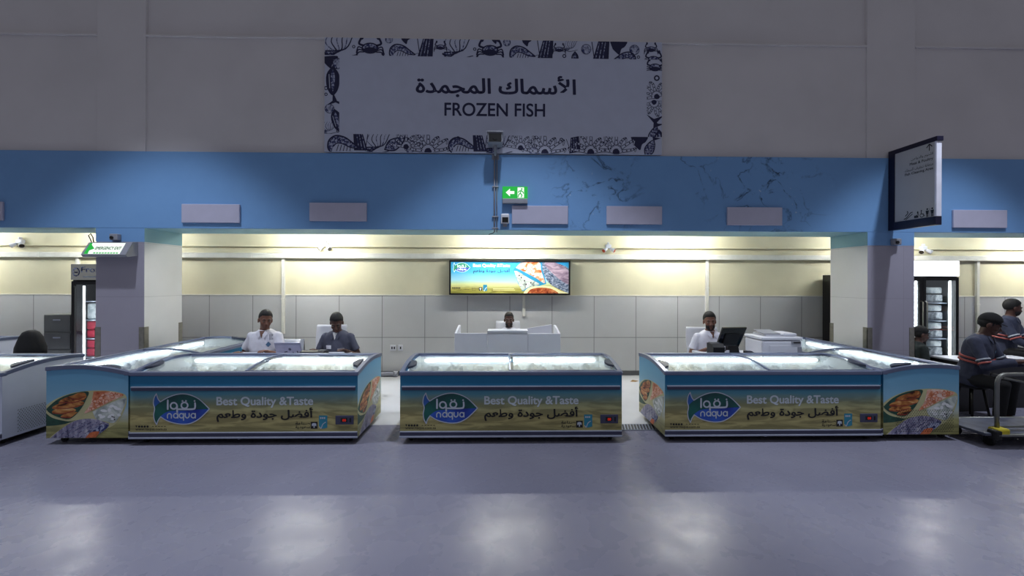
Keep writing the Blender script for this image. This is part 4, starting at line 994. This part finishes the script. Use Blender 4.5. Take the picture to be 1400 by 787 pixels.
def table(x0, x1, y0, y1, z, lb, top='white_plastic', leg='grey_plastic'):
    t = thing('work_table', lb, 'table', ((x0+x1)/2, (y0+y1)/2, 0)); w, d = (x1-x0)/2, (y1-y0)/2
    bm = nb(); box(bm, -w, w, -d, d, z-.03, z, bev=.005); fin(bm, 'table_top', top, t)
    for sx in (-1, 1):
        for sy in (-1, 1):
            bm = nb(); box(bm, sx*(w-.05)-.02, sx*(w-.05)+.02, sy*(d-.05)-.02, sy*(d-.05)+.02, 0, z-.03, bev=.004); fin(bm, 'leg', leg, t)
table(-3.55, -2.0, 5.42, 5.80, .73, 'white work table under the silver laptop, hidden behind a freezer')
table(2.62, 3.95, 5.42, 5.92, .73, 'white work table under the black monitor and printer')

lp = thing('laptop', 'open silver laptop seen from behind its lid, beside the smiling clerk', 'laptop', (-2.735, 5.60, .73))
bm = nb(); box(bm, -.165, .165, .0, .16, .0, .016, bev=.004); fin(bm, 'keyboard_base', 'laptop', lp)
bm = nb(); box(bm, -.165, .165, -.004, .006, .0, .165, bev=.004, mat=Matrix.Translation((0, 0, .008)) @ Matrix.Rotation(R(22), 4, 'X')); ld = fin(bm, 'lid', 'laptop', lp)
A = Art()
A.oval(.02, .07, .018, .018, 'alu_dark', 0); A.stroke([(-.05, .03), (-.02, .035)], .012, 'black_ink'); A.stroke([(.055, .03), (.055, .012)], .01, 'black_ink'); A.stroke([(.11, .04), (.115, .02)], .014, 'black_ink')  # small dark marks on the back of the lid
q = Matrix.Rotation(R(22), 3, 'X'); A.build('lid_marks', ld, Vector((0, 0, .008))+q @ Vector((0, -.0045, 0)), (1, 0, 0), q @ Vector((0, 0, 1)))
tr = thing('cash_drawer', 'low black cash drawer in front of the clerk in the slate shirt', 'cash drawer', (-2.37, 5.52, .73))
bm = nb(); box(bm, -.165, .15, -.08, .05, .0, .062, bev=.006); fin(bm, 'case', 'black', tr)
bm = nb(); box(bm, -.15, .135, -.086, -.078, .012, .052, bev=.003); dw = fin(bm, 'drawer', 'black', tr)
bm = nb(); tube(bm, [(0, -.09, .032), (0, -.082, .036)], .01, 10); fin(bm, 'lock', 'alu_light', dw)
bm = nb(); box(bm, .05, .14, -.05, .03, .061, .072, bev=.004); fin(bm, 'coin_tray', 'grip', tr)

mo = thing('pos_monitor', 'black tilted point of sale monitor seen from behind', 'monitor', (2.97, 5.62, .73))
q = Matrix.Translation((.0, .0, .115)) @ Matrix.Rotation(R(14), 4, 'X')
bm = nb(); prism(bm, [(-.165, 0, .0), (.125, 0, -.01), (.20, 0, .255), (-.115, 0, .25)], (0, -.03, 0)); bmesh.ops.transform(bm, matrix=q, verts=bm.verts[:]); fin(bm, 'screen', 'screen', mo)
bm = nb(); prism(bm, [(-.10, -.031, .03), (.08, -.031, .025), (.12, -.031, .17), (-.07, -.031, .17)], (0, -.02, 0)); bmesh.ops.transform(bm, matrix=q, verts=bm.verts[:]); fin(bm, 'rear_cover', 'black', mo)
bm = nb(); prism(bm, [(-.03, -.05, .0), (.13, -.05, .0), (.11, -.02, .17), (-.01, -.02, .17)], (0, .07, 0)); fin(bm, 'stand', 'black', mo)
bm = nb(); box(bm, -.06, .17, -.1, .14, 0, .02, bev=.006); fin(bm, 'foot', 'black', mo)
rp = thing('receipt_printer', 'small black receipt printer in front of the black monitor', 'printer', (2.77, 5.55, .73))
bm = nb(); prism(bm, [(-.075, -.09, 0), (-.075, .09, 0), (-.075, .09, .15), (-.075, -.04, .15), (-.075, -.09, .11)], (.15, 0, 0)); fin(bm, 'case', 'black', rp)
bm = nb(); box(bm, -.06, .06, -.01, .085, .148, .158, bev=.004); fin(bm, 'lid', 'grip', rp)
bm = nb(); box(bm, .085, .125, -.105, -.09, .03, .075, bev=.003); box(bm, .07, .09, -.1, -.04, .04, .06, bev=.002); fin(bm, 'white_tag', 'paper', rp)
kb = thing('card_terminal', 'low black card terminal right of the black monitor', 'terminal', (3.2, 5.52, .73))
bm = nb(); prism(bm, [(-.04, -.07, 0), (-.04, .08, 0), (-.04, .08, .05), (-.04, -.07, .03)], (.09, 0, 0)); fin(bm, 'case', 'black', kb)
bm = nb(); box(bm, -.028, .038, .0, .05, .042, .052, bev=.002); fin(bm, 'screen', 'grip', kb)
pr = thing('office_printer', 'large white multifunction printer on the table beside the black monitor', 'printer', (3.615, 5.5, .73))
bm = nb(); box(bm, -.265, .265, 0, .40, 0, .19, bev=.02); fin(bm, 'body', 'white_plastic', pr)
bm = nb(); box(bm, -.27, .27, -.005, .405, .195, .235, bev=.012); fin(bm, 'scanner_lid', 'white_plastic', pr)
bm = nb(); box(bm, -.16, .18, .1, .39, .233, .262, bev=.012); box(bm, .06, .25, .08, .38, .235, .275, bev=.014); fin(bm, 'document_feeder', 'white_plastic', pr)
bm = nb(); prism(bm, [(-.19, .10, .262), (.04, .10, .262), (.06, .36, .29), (-.17, .36, .29)], (0, 0, .008)); fin(bm, 'feed_tray', 'grey_plastic', pr)
bm = nb(); box(bm, -.17, .12, -.006, .004, .02, .13, bev=.003); dw = fin(bm, 'paper_drawer', 'white_plastic', pr)
bm = nb(); box(bm, -.07, .03, -.01, -.004, .02, .04, bev=.002); fin(bm, 'drawer_pull', 'black', dw)
bm = nb(); box(bm, .12, .24, -.012, .01, .145, .185, bev=.004); cpn = fin(bm, 'control_panel', 'grey_plastic', pr)
bm = nb(); box(bm, .135, .225, -.015, -.011, .16, .178, bev=.002); fin(bm, 'display', 'black', cpn)
bm = nb(); box(bm, .2, .255, -.006, .003, .03, .11, bev=.003); fin(bm, 'side_flap', 'grey_plastic', pr)

# left alcove: tall fridge, steel cabinet
def fridge(name, lb, x0, x1, yf, yb, h, doors, header, htext, cat='fridge'):
    t = thing(name, lb, cat, (x0, yf, 0)); w = x1-x0; d = yb-yf
    bm = nb()
    box(bm, 0, .05, .03, d, .08, h); box(bm, w-.05, w, .03, d, .08, h); box(bm, 0, w, d-.05, d, .08, h); box(bm, 0, w, .03, d, .08, .30); box(bm, 0, w, .03, d, h-.06, h); fin(bm, 'cabinet', 'black', t)
    bm = nb(); box(bm, .02, w-.02, .06, d-.02, 0, .08); fin(bm, 'plinth', 'black', t)
    bm = nb(); box(bm, 0, w, -.01, .05, h-.25, h, bev=.006); hd = fin(bm, 'header', header, t)
    if htext:
        A = Art(); A.text('Frozen', .16, .12, .60, .21, 'navy_mid', 0, .02); A.ring(.085, .125, .05, .06, .018, 'navy_mid'); motif(A, 'crab', .085, .12, .03, 1, 0., 0); A.stroke([(.2, .05), (.5, .05)], .02, 'silver')
        A.build('header_print', hd, (0, -.01, h-.25), (1, 0, 0), (0, 0, 1))
    n = doors; dwid = w/n
    for k in range(n):
        a, b = k*dwid+.004, (k+1)*dwid-.004; z0, z1 = .30, h-.27
        bm = nb()
        for p in ((a, a+.05, z0, z1), (b-.05, b, z0, z1)): box(bm, p[0], p[1], -.005, .03, p[2], p[3], bev=.004)
        box(bm, a+.05, b-.05, -.005, .03, z0, z0+.06); box(bm, a+.05, b-.05, -.005, .03, z1-.05, z1)
        dr_ = fin(bm, 'door', 'black', t)
        bm = nb(); box(bm, a+.05, b-.05, .008, .014, z0+.06, z1-.05); fin(bm, 'door_pane', 'door_glass', dr_)
        bm = nb(); hx = b-.03 if k == 0 else a+.03
        tube(bm, [(hx, -.005, .9), (hx, -.04, .92), (hx, -.04, 1.35), (hx, -.005, 1.37)], .01, 8); fin(bm, 'handle', 'steel', dr_)
    return t
fl = fridge('display_fridge', 'tall black glass-door fridge with a grey header left of the left pillar', -6.80, -6.10, 6.95, 7.60, 1.925, 1, 'frozen_header', True)
for x in (.14,): bm = nb(); tube(bm, [(x, .06, .4), (x, .06, 1.58)], .012, 8); fin(bm, 'light_bar', 'white_bar', fl)
for z in (.42, .72, 1.02, 1.32): bm = nb(); box(bm, .055, .645, .14, .59, z, z+.015); fin(bm, 'shelf', 'alu_light', fl)
RG = 'stacked packs in the left tall fridge'
def pack(name, lb, g, x, y, z, w, d, h, mat, rz=0.):
    bm = nb(); box(bm, -w/2, w/2, -d/2, d/2, 0, h, bev=min(w, d, h)*.18, seg=3)
    for v in bm.verts:
        n = noise.noise(Vector((v.co.x*14+x*9, v.co.y*14, v.co.z*16+z*7))); v.co.x += n*.008; v.co.y += n*.008
    for f in bm.faces: f.smooth = True
    return single(name, bm, mat, lb, 'pack', (x, y, z), rz, g)
for z in (.436, .736):
    for x in (-6.645, -6.42):
        for k in range(2): pack('frozen_pack', 'red pack of frozen food on the lower shelves of the left tall fridge', 'red packs in the left tall fridge', x, 7.28, z+k*.14, .19, .3, .132, 'pack_red')
for x in (-6.645, -6.42): pack('frozen_pack', 'white pack on an upper shelf of the left tall fridge', 'white packs in the left tall fridge', x, 7.28, 1.036, .19, .3, .26, 'bag')
cb = thing('filing_cabinet', 'grey steel filing cabinet left of the tall fridge', 'cabinet', (-7.27, 7.0, 0))
bm = nb(); box(bm, 0, .43, 0, .55, 0, 1.125, bev=.004); fin(bm, 'carcass', 'cabinet', cb)
for z in (.02, .30, .58, .86):
    bm = nb(); box(bm, .012, .418, -.014, .004, z, z+.255, bev=.004); dw = fin(bm, 'drawer', 'cabinet', cb)
    bm = nb(); box(bm, .16, .27, -.026, -.012, z+.17, z+.19, bev=.004); fin(bm, 'handle', 'alu_light', dw)
bc = thing('tall_cabinet', 'tall black cabinet edge showing behind the right pillar', 'cabinet', (5.72, 7.0, 0))
bm = nb(); box(bm, 0, .50, 0, .6, .06, 1.80, bev=.006); fin(bm, 'carcass', 'black', bc)
bm = nb(); box(bm, .02, .48, .02, .58, 0, .06); fin(bm, 'plinth', 'black', bc)
bm = nb(); box(bm, .02, .48, -.02, 0, .08, 1.78, bev=.004); fin(bm, 'door', 'black', bc)

# right alcove fridge
fr = fridge('display_fridge', 'tall black double-door fridge with a glowing white header right of the right pillar', 6.30, 7.515, 6.95, 7.60, 2.03, 2, 'header_light', False)
for x in (1.13, .55): bm = nb(); tube(bm, [(x, .06, .4), (x, .06, 1.70)], .016, 8); fin(bm, 'light_bar', 'white_bar', fr)
for z in (.42, .72, 1.02, 1.32):
    bm = nb(); box(bm, .055, 1.16, .14, .59, z, z+.015); fin(bm, 'shelf', 'alu_light', fr)
for z in (.436, .736, 1.036, 1.336):
    for x in (6.50, 6.77, 7.06, 7.33):
        pack('frozen_pack', 'wrapped grey and white frozen pack in the right tall fridge', 'wrapped packs in the right tall fridge', x, 7.3, z, .24, .32, .13+.02*random.random(), 'pack_grey', random.uniform(-.04, .04))
        if random.random() < .8: pack('frozen_pack', 'wrapped grey and white frozen pack in the right tall fridge', 'wrapped packs in the right tall fridge', x, 7.3, z+.155, .22, .3, .10, 'bag', random.uniform(-.05, .05))

# black counter with papers, right edge
cn = thing('service_counter', 'black fronted counter with a pale top behind the uniformed man at the right edge', 'counter', (5.62, 5.64, 0))
bm = nb(); box(bm, .72, 1.9, 0, .58, 0, .575, bev=.004); fin(bm, 'cabinet', 'black', cn)
bm = nb(); box(bm, .70, 1.92, -.015, .6, .575, .602, bev=.004); fin(bm, 'counter_top', 'white_plastic', cn)
bm = nb(); box(bm, -.15, .715, -.15, .39, .0, .50, bev=.004); fin(bm, 'low_cabinet', 'black', cn)
for k, (x, y, rz) in enumerate(((6.72, 5.85, .2), (6.95, 5.98, -.3))):
    bm = nb(); box(bm, -.105, .105, -.148, .148, 0, .004); single('paper_sheet', bm, 'paper', ('white paper sheet lying on the counter at the right edge', 'second white paper sheet farther back on the counter at the right edge')[k], 'paper', (x, y, .603), rz)
for x, y, h, lb in ((5.86, 5.27, .42, 'low black stool under the capped man in uniform'), (7.78, 6.56, .52, 'black stool behind the counter under the dark-haired man in uniform'), (6.10, 6.43, .28, 'very low dark stool under the capped figure by the right tall fridge')):
    t = thing('stool', lb, 'stool', (x, y, 0))
    bm = nb(); tube(bm, [(0, 0, h-.04), (0, 0, h)], .16, 20); fin(bm, 'seat', 'black', t)
    for k in range(4):
        a = PI/4+k*PI/2; bm = nb(); tube(bm, [(.1*math.cos(a), .1*math.sin(a), h-.04), (.16*math.cos(a), .16*math.sin(a), 0)], .013, 8); fin(bm, 'leg', 'steel_dark', t)

# platform trolley
tl = thing('platform_trolley', 'grey platform trolley with a tube handle at the right edge of the floor', 'trolley', (4.90, 4.27, 0))
bm = nb(); box(bm, 0, 1.35, .0, .50, .125, .155, bev=.008); fin(bm, 'deck', 'deck', tl)
bm = nb(); tube(bm, arc([(.1, -.02, .14), (1.35, -.02, .14), (1.35, .52, .14), (0, .52, .14)], .04), .016, 10); fin(bm, 'rim_tube', 'tube_steel', tl)
bm = nb(); tube(bm, arc([(.15, .03, .15), (.15, .03, .745), (1.25, .03, .745), (1.25, .03, .15)], .11, 8), .019, 12)
h_ = fin(bm, 'push_handle', 'tube_steel', tl)
bm = nb(); tube(bm, [(.21, .03, .71), (.6, .04, .63), (1.24, .03, .60)], .012, 8); fin(bm, 'cross_tube', 'tube_steel', h_)
bm = nb(); tube(bm, [(.18, .09, .19), (1.22, .09, .19)], .010, 8); fin(bm, 'low_rail', 'tube_steel', tl)
bm = nb(); box(bm, .10, .23, -.03, .08, .12, .205, bev=.02); fin(bm, 'corner_bumper', 'yellow', tl)
bm = nb(); box(bm, .06, .14, -.035, .05, .09, .19, bev=.016); fin(bm, 'corner_block', 'rubber', tl)
for x, y in ((.14, .09), (.14, .42), (1.2, .09), (1.2, .42)):
    bm = nb(); box(bm, x-.03, x+.03, y-.02, y+.02, .07, .126); c = fin(bm, 'caster', 'steel_dark', tl)
    bm = nb(); tube(bm, [(x-.018, y, .05), (x+.018, y, .05)], .05, 18); fin(bm, 'wheel', 'rubber', c)

# ------------------------------------------------------------------ people
def remesh(bm, name, mat, vox, parent=None, smooth=3):
    bmesh.ops.recalc_face_normals(bm, faces=bm.faces[:])
    me = bpy.data.meshes.new(name); bm.to_mesh(me); bm.free()
    o = bpy.data.objects.new(name, me); C.objects.link(o)
    m = o.modifiers.new('r', 'REMESH'); m.mode = 'VOXEL'; m.voxel_size = vox
    s = o.modifiers.new('s', 'SMOOTH'); s.factor = .5; s.iterations = smooth
    bpy.context.view_layer.update()
    n = bpy.data.meshes.new_from_object(o.evaluated_get(bpy.context.evaluated_depsgraph_get()))
    o.modifiers.clear(); o.data = n; bpy.data.meshes.remove(me); n.name = name
    for p in n.polygons: p.use_smooth = True
    n.materials.clear(); n.materials.append(M[mat])
    if parent: o.parent = parent
    return o
def ik(S_, H, la, lb_, hint):
    d = H-S_; L = min(d.length, (la+lb_)*.995); d.normalize()
    a = (la*la-lb_*lb_+L*L)/(2*L); h = math.sqrt(max(0, la*la-a*a))
    hint = (hint-d*hint.dot(d)).normalized(); return S_+d*a+hint*h, S_+d*L
def person(lb, x, y, rz, seat, lean=6, yaw=0, pitch=0, roll=0, sc=1., skin='skin1', shirt='polo', sleeve='short', hands=None, hair='short', beard=False, cap=False,
           emblem=None, badge=False, vneck=False, stripes=False, shoulder_lines=False, feet_fwd=.42, knee_drop=0.):
    """seated figure facing local -Y; body one remeshed surface, clothes and hair are children"""
    u = Vector((0, -math.sin(R(lean)), math.cos(R(lean)))); f = Vector((0, -math.cos(R(lean)), -math.sin(R(lean)))); X = Vector((1, 0, 0))
    B = Vector((0, 0, seat+.09)); N = B+u*.47; Hp = N+u*.045
    def ring(t, rx, ry, dy=0.): c = B+u*t-f*dy; return [c+X*rx*math.copysign(abs(math.cos(a))**.85, math.cos(a))-f*ry*math.copysign(abs(math.sin(a))**.85, math.sin(a)) for a in (2*PI*k/20 for k in range(20))]
    SEC = [(-.10, .155, .125, 0), (0, .165, .125, 0), (.13, .150, .112, 0), (.26, .165, .118, 0), (.37, .176, .112, .01), (.43, .168, .098, .012), (.475, .125, .078, .01), (.505, .075, .062, .006), (.525, .056, .054, .004)]
    sh = {s: B+u*.426+X*s*.160-f*.010 for s in (-1, 1)}
    hands = hands or {-1: (-.16, -.36, .27), 1: (.16, -.36, .27)}
    arms = {}
    for s in (-1, 1):
        Hd = Vector(hands[s]); Hd.z += seat
        el, wr = ik(sh[s], Hd, .285, .25, Vector((s*.42, .22, -.9))); arms[s] = (el, wr)
    hr = Matrix.Rotation(R(yaw), 3, 'Z') @ Matrix.Rotation(R(pitch), 3, 'X') @ Matrix.Rotation(R(roll), 3, 'Y')
    hp = lambda *p: Hp+hr @ Vector(p)
    bm = nb()
    loft(bm, [ring(*q) for q in SEC])
    caps(bm, Hp-u*.08, hp(0, .005, .07), .058, .053)
    # head with face
    ell(bm, hp(0, .008, .165), (.075, .095, .094), rot=hr); ell(bm, hp(0, -.03, .11), (.063, .066, .088), rot=hr); ell(bm, hp(0, -.045, .058), (.050, .046, .042), rot=hr)
    ell(bm, hp(0, -.078, .038), (.024, .020, .018), rot=hr)
    for s in (-1, 1):
        ell(bm, hp(s*.036, -.066, .096), (.024, .022, .026), rot=hr); ell(bm, hp(s*.077, .012, .115), (.010, .024, .033), rot=hr)
        ell(bm, hp(s*.012, -.104, .086), (.010, .011, .008), rot=hr)
    caps(bm, hp(0, -.088, .132), hp(0, -.115, .090), .009, .013); caps(bm, hp(-.04, -.084, .142), hp(.04, -.084, .142), .011, .011)
    ell(bm, hp(0, -.090, .066), (.024, .012, .006), rot=hr); ell(bm, hp(0, -.089, .054), (.021, .012, .007), rot=hr)
    # arms and hands
    for s in (-1, 1):
        el, wr = arms[s]
        ell(bm, sh[s], (.052, .05, .05)); caps(bm, sh[s], el, .050, .040); caps(bm, el, wr, .041, .027)
        d = (wr-el).normalized(); pn_ = (Vector((0, 0, -1))-d*d.dot(Vector((0, 0, -1)))).normalized(); sd = d.cross(pn_).normalized()
        caps(bm, wr, wr+d*.03, .026, .026)
        rot = Matrix((sd, pn_, d)).transposed()
        ell(bm, wr+d*.06, (.041, .016, .05), rot=rot)
        th = sd if (sd.x*s) < 0 else -sd
        for k, ln in enumerate((.068, .078, .073, .056)):
            b0 = wr+d*.10+th*(.030-.020*k); b1 = b0+(d*.85+pn_*.35)*ln*.55; b2 = b1+(d*.5+pn_*.85)*ln*.5
            caps(bm, b0-d*.015, b1, .0095, .0088, seg=8); caps(bm, b1, b2, .0088, .0075, seg=8)
        t0 = wr+d*.035+th*.03; t1 = t0+(th*.7+d*.6+pn_*.2)*.04; t2 = t1+(d*.85+pn_*.35)*.032
        caps(bm, t0, t1, .013, .011, seg=8); caps(bm, t1, t2, .011, .0085, seg=8)
    # legs and feet
    legs = {}
    for s in (-1, 1):
        hip = Vector((s*.09, -.02, seat+.06)); kn = Vector((s*.12, -feet_fwd, max(.30, seat+.05-knee_drop))); an = Vector((s*.12, -feet_fwd+.03, .085)); legs[s] = (hip, kn, an)
        caps(bm, hip, kn, .078, .055); caps(bm, kn, an, .054, .036); caps(bm, an+Vector((0, .03, -.045)), an+Vector((0, -.13, -.05)), .038, .032)
    o = remesh(bm, 'person', skin, .0075)
    # shirt
    bm = nb(); e = .014
    loft(bm, [ring(t, rx+e+(.012 if t < .05 else 0), ry+e+(.012 if t < .05 else 0), dy) for t, rx, ry, dy in SEC[:-2]]+[ring(.518, .068, .064, .006)])
    for s in (-1, 1):
        el, wr = arms[s]; ell(bm, sh[s], (.064, .062, .060))
        if sleeve == 'short': caps(bm, sh[s], sh[s]+(el-sh[s])*.66, .060, .062, flat_b=True)
        else: caps(bm, sh[s], el, .066, .054); caps(bm, el, el+(wr-el)*.95, .054, .042, flat_b=True)
    for v in bm.verts: pass
    shirt_o = remesh(bm, 'shirt', shirt, .010, o, 2)
    # fold lines in the cloth
    for v in shirt_o.data.vertices:
        c = v.co; n = noise.noise(Vector((c.x*9, c.y*9, c.z*5+x)))*.010+noise.noise(Vector((c.x*22+c.z*12, c.y*20, c.z*8+x)))*.005; v.co = c+v.normal*n
    # collar and neck opening
    bm = nb(); r0, r1 = [], []
    for k in range(19):
        a = R(-150+300*k/18)+PI/2; fr_ = max(0, (abs(k-9)-4)/5)
        b = Hp-u*(.052+.055*fr_); dirv = X*math.cos(a)-f*math.sin(a)
        r0.append(b+dirv*(.074+.016*fr_)); r1.append(b+u*(.045-.006*fr_)+dirv*(.064+.022*fr_))
    rows = [r0, r1, [p+(p-Hp).normalized()*.010-u*.004 for p in r1], [p+(p-Hp).normalized()*.012-u*.012 for p in r0]]
    vs = [[bm.verts.new(p) for p in r] for r in rows]
    for a, b in zip(vs, vs[1:]+vs[:1]):
        for i in range(18): bm.faces.new((a[i], a[i+1], b[i+1], b[i])).smooth = True
    for i in (0, 18): bm.faces.new([r[i] for r in vs])
    fin(bm, 'collar', shirt, o)
    # chest opening (skin or undershirt), collar points and prints, all laid onto the cloth
    def chest(xx, t, off=.003):
        hit, loc, nrm, _ = shirt_o.ray_cast(B+u*t+X*xx+f*.6, -f)
        return (loc if hit else B+u*t+X*xx+f*.1)+f*off
    bm = nb(); prev = None
    for k in range(7):
        t = .512-.085*k/6; hw = .030*(1-k/6)+.002
        row = [bm.verts.new(chest(hw*w_, t, .004)) for w_ in (-1, -.5, 0, .5, 1)]
        if prev:
            for a, b, c, d in zip(prev, prev[1:], row[1:], row): bm.faces.new((a, b, c, d)).smooth = True
        prev = row
    fin(bm, 'neck_opening', 'white_ink' if vneck else skin, o)
    for s in (-1, 1):
        bm = nb(); prism(bm, [chest(s*.062, .505, .006), chest(s*.070, .470, .008), chest(s*.034, .428, .010), chest(s*.012, .465, .010), chest(s*.036, .512, .010)], f*.007); fin(bm, 'collar_point', shirt, o)
    def patch(pts, name, mat, th=.004):
        bm = nb(); prism(bm, [chest(a, b, .003) for a, b in pts], f*th); fin(bm, name, mat, o)
    if emblem: cx, t = emblem; patch([(cx-.030, t), (cx, t-.032), (cx+.030, t), (cx, t+.036)] if not (badge or stripes) else [(cx-.04, t-.012), (cx+.04, t-.012), (cx+.04, t+.012), (cx-.04, t+.012)], 'chest_emblem', 'emblem' if not badge else 'stripe_grey')
    if badge: patch([(-.115, .30), (-.045, .305), (-.045, .352), (-.115, .348)], 'name_badge', 'paper')
    if shoulder_lines:
        for cx in (.100, .114, .128): patch([(cx-.002, .40), (cx+.002, .40), (cx-.006, .468), (cx-.010, .468)], 'shirt_stripe', 'grip', .003)
    if stripes:
        for t in (.18, .225):
            bm = nb(); loft(bm, [ring(t, .190, .145), ring(t+.022, .192, .146)], caps=True, smooth=True); fin(bm, 'reflective_tape', 'stripe', o)
        for s in (-1, 1):
            el, wr = arms[s]; d = (el-sh[s])
            for k, m in ((.72, 'stripe_grey'), (.86, 'stripe')):
                bm = nb(); tube(bm, [sh[s]+d*k, sh[s]+d*(k+.07)], .0655, 16); fin(bm, 'reflective_tape', m, o)
    # trousers and shoes
    bm = nb(); loft(bm, [ring(-.135, .15, .13), ring(-.10, .175, .145), ring(0, .178, .138), ring(.03, .172, .132)])
    for s in (-1, 1): hip, kn, an = legs[s]; caps(bm, hip, kn, .092, .070); caps(bm, kn, an+Vector((0, 0, .01)), .068, .056, flat_b=True)
    remesh(bm, 'trousers', 'trousers', .012, o, 2)
    for s in (-1, 1):
        an = legs[s][2]; bm = nb(); caps(bm, an+Vector((0, .035, -.038)), an+Vector((0, -.14, -.045)), .046, .040); 
        for v in bm.verts: v.co.z = max(v.co.z, .0)
        fin(bm, 'shoe', 'black', o)
    # eyes and brows
    for s in (-1, 1):
        bm = nb(); ell(bm, hp(s*.030, -.0835, .121), (.0125, .008, .0065), 0, hr, 12, 8); ell(bm, hp(s*.030, -.0895, .121), (.0055, .004, .0058), 1, hr, 10, 6); fin(bm, 'eye', ['eye', 'iris'], o)
        bm = nb(); tube(bm, [hp(s*.014, -.0925, .141), hp(s*.032, -.092, .146), hp(s*.050, -.079, .141)], [.004, .0052, .003], 8); fin(bm, 'eyebrow', 'hair', o)
    bm = nb(); tube(bm, [hp(-.02, -.100, .0605), hp(0, -.104, .060), hp(.02, -.100, .0605)], [.002, .0042, .002], 8); fin(bm, 'lips', 'lip', o)
    # hair
    def shell(center, rad, keep, grow, name, mat, nz=.006, u_=32, v_=24):
        bm = nb(); g = bmesh.ops.create_uvsphere(bm, u_segments=u_, v_segments=v_, radius=1)['verts']
        for v in g:
            p = Vector((v.co.x*rad[0], v.co.y*rad[1], v.co.z*rad[2])); q2 = p+Vector(center); k = keep(q2)
            k = max(0, min(1, k)); k = k*k*(3-2*k)
            g2 = .955+(grow-.955)*k+noise.noise(q2*40)*nz*k*8*.15
            v.co = hp(*(Vector(center)+p*g2))
        for fc in bm.faces: fc.smooth = True
        return fin(bm, name, mat, o)
    if cap:
        shell((0, .008, .170), (.078, .098, .096), lambda p: (p.z-.165+.02*(p.y/.1))/.012, 1.09, 'cap', 'black_soft')
        bm = nb(); pts = [(.07*math.cos(a), -.055-.085*math.sin(a), .172-.012*math.sin(a)) for a in (PI*k/10 for k in range(11))]
        prism(bm, [hp(*p) for p in pts], hr @ Vector((0, 0, .006))); fin(bm, 'cap_brim', 'black_soft', o)
        shell((0, .012, .155), (.077, .096, .094), lambda p: (p.y-.0)/.03 if p.z > .09 else 0, 1.04, 'hair', 'hair')
    elif hair:
        gr = {'short': 1.075, 'buzz': 1.035, 'full': 1.11}[hair]
        def line(p):
            t = max(0, min(1, (.085-p.y)/.16)); t = t*t*(3-2*t); return .075+(.188-.075)*t
        shell((0, .008, .165), (.075, .095, .094), lambda p: (p.z-line(p))/.022, gr, 'hair', 'hair')
    if beard:
        shell((0, -.040, .066), (.056, .056, .058), lambda p: min((.078-p.z-(0.0 if abs(p.x) < .032 else -.05))/.012, (.045-p.y)/.02) if not (abs(p.x) < .024 and .046 < p.z < .075 and p.y < -.07) else 0, 1.075, 'beard', 'beard')
        bm = nb(); tube(bm, [hp(-.034, -.086, .062), hp(-.018, -.099, .0765), hp(0, -.103, .078), hp(.018, -.099, .0765), hp(.034, -.086, .062)], [.004, .0055, .0045, .0055, .004], 8); fin(bm, 'moustache', 'beard', o)
    o.location = (x, y, 0); o.rotation_euler = (0, 0, rz); o.scale = (sc, sc, sc)
    return tag(o, lb, 'person'), arms
P1, _ = person('seated person smiling in a white polo shirt beside the silver laptop', -3.24, 5.98, .12, .36, 5, 30, 6, 4, 1.05, 'skin1', hands={-1: (-.23, -.22, .33), 1: (.18, -.37, .36)}, hair='short', emblem=(.085, .345), shoulder_lines=True)
P2, _ = person('seated person in a slate shirt looking down behind the black cash drawer', -2.25, 6.02, -.02, .37, 10, 14, 26, 0, 1.03, 'skin2', 'grey_shirt', hands={-1: (-.22, -.27, .355), 1: (.20, -.27, .355)}, hair='full', emblem=(.08, .30), badge=True, vneck=True)
P3, _ = person('seated dark bearded person in white behind the white reception desk', .10, 6.82, 0, .40, 6, 0, 2, 0, .95, 'skin2', 'polo', 'long', hands={-1: (-.16, -.36, .38), 1: (.16, -.36, .38)}, hair='buzz', beard=True)
P4, _ = person('seated bearded person in a white polo beside the black monitor', 2.90, 6.02, .0, .375, 5, -16, 2, -3, 1.02, 'skin1', 'polo', hands={-1: (-.15, -.22, .365), 1: (.0, -.22, .365)}, hair='full', beard=True)
P5, _ = person('dark seated figure in a black cap between the right pillar and the tall fridge', 6.13, 6.45, 1.35, .24, 22, 0, 10, 0, .95, 'skin2', 'dark_shirt', 'long', hands={-1: (-.12, -.36, .22), 1: (.12, -.36, .22)}, cap=True, feet_fwd=.36)
P6, arm6 = person('person in slate uniform and black cap reading a white paper at the right edge', 5.86, 5.27, .40, .42, 12, 28, 20, 0, 1.03, 'skin2', 'uniform', 'long', hands={-1: (-.08, -.40, .32), 1: (.14, -.42, .30)}, cap=True, stripes=True, emblem=(.08, .33), badge=False, feet_fwd=.30)
P7, _ = person('dark-haired bearded person in slate uniform leaning behind the counter at the right edge', 7.78, 6.56, .45, .53, 10, 48, 8, 0, 1.03, 'skin2', 'uniform', 'long', hands={-1: (-.14, -.40, .12), 1: (.14, -.40, .12)}, hair='full', beard=True, stripes=True, feet_fwd=.36)
# paper held by the uniformed person
bm = nb(); box(bm, -.15, .15, -.105, .105, 0, .004)
single('paper_form', bm, 'paper', 'white paper form held in the hands of the capped man in uniform', 'paper', (6.11, 4.88, .745), .35)
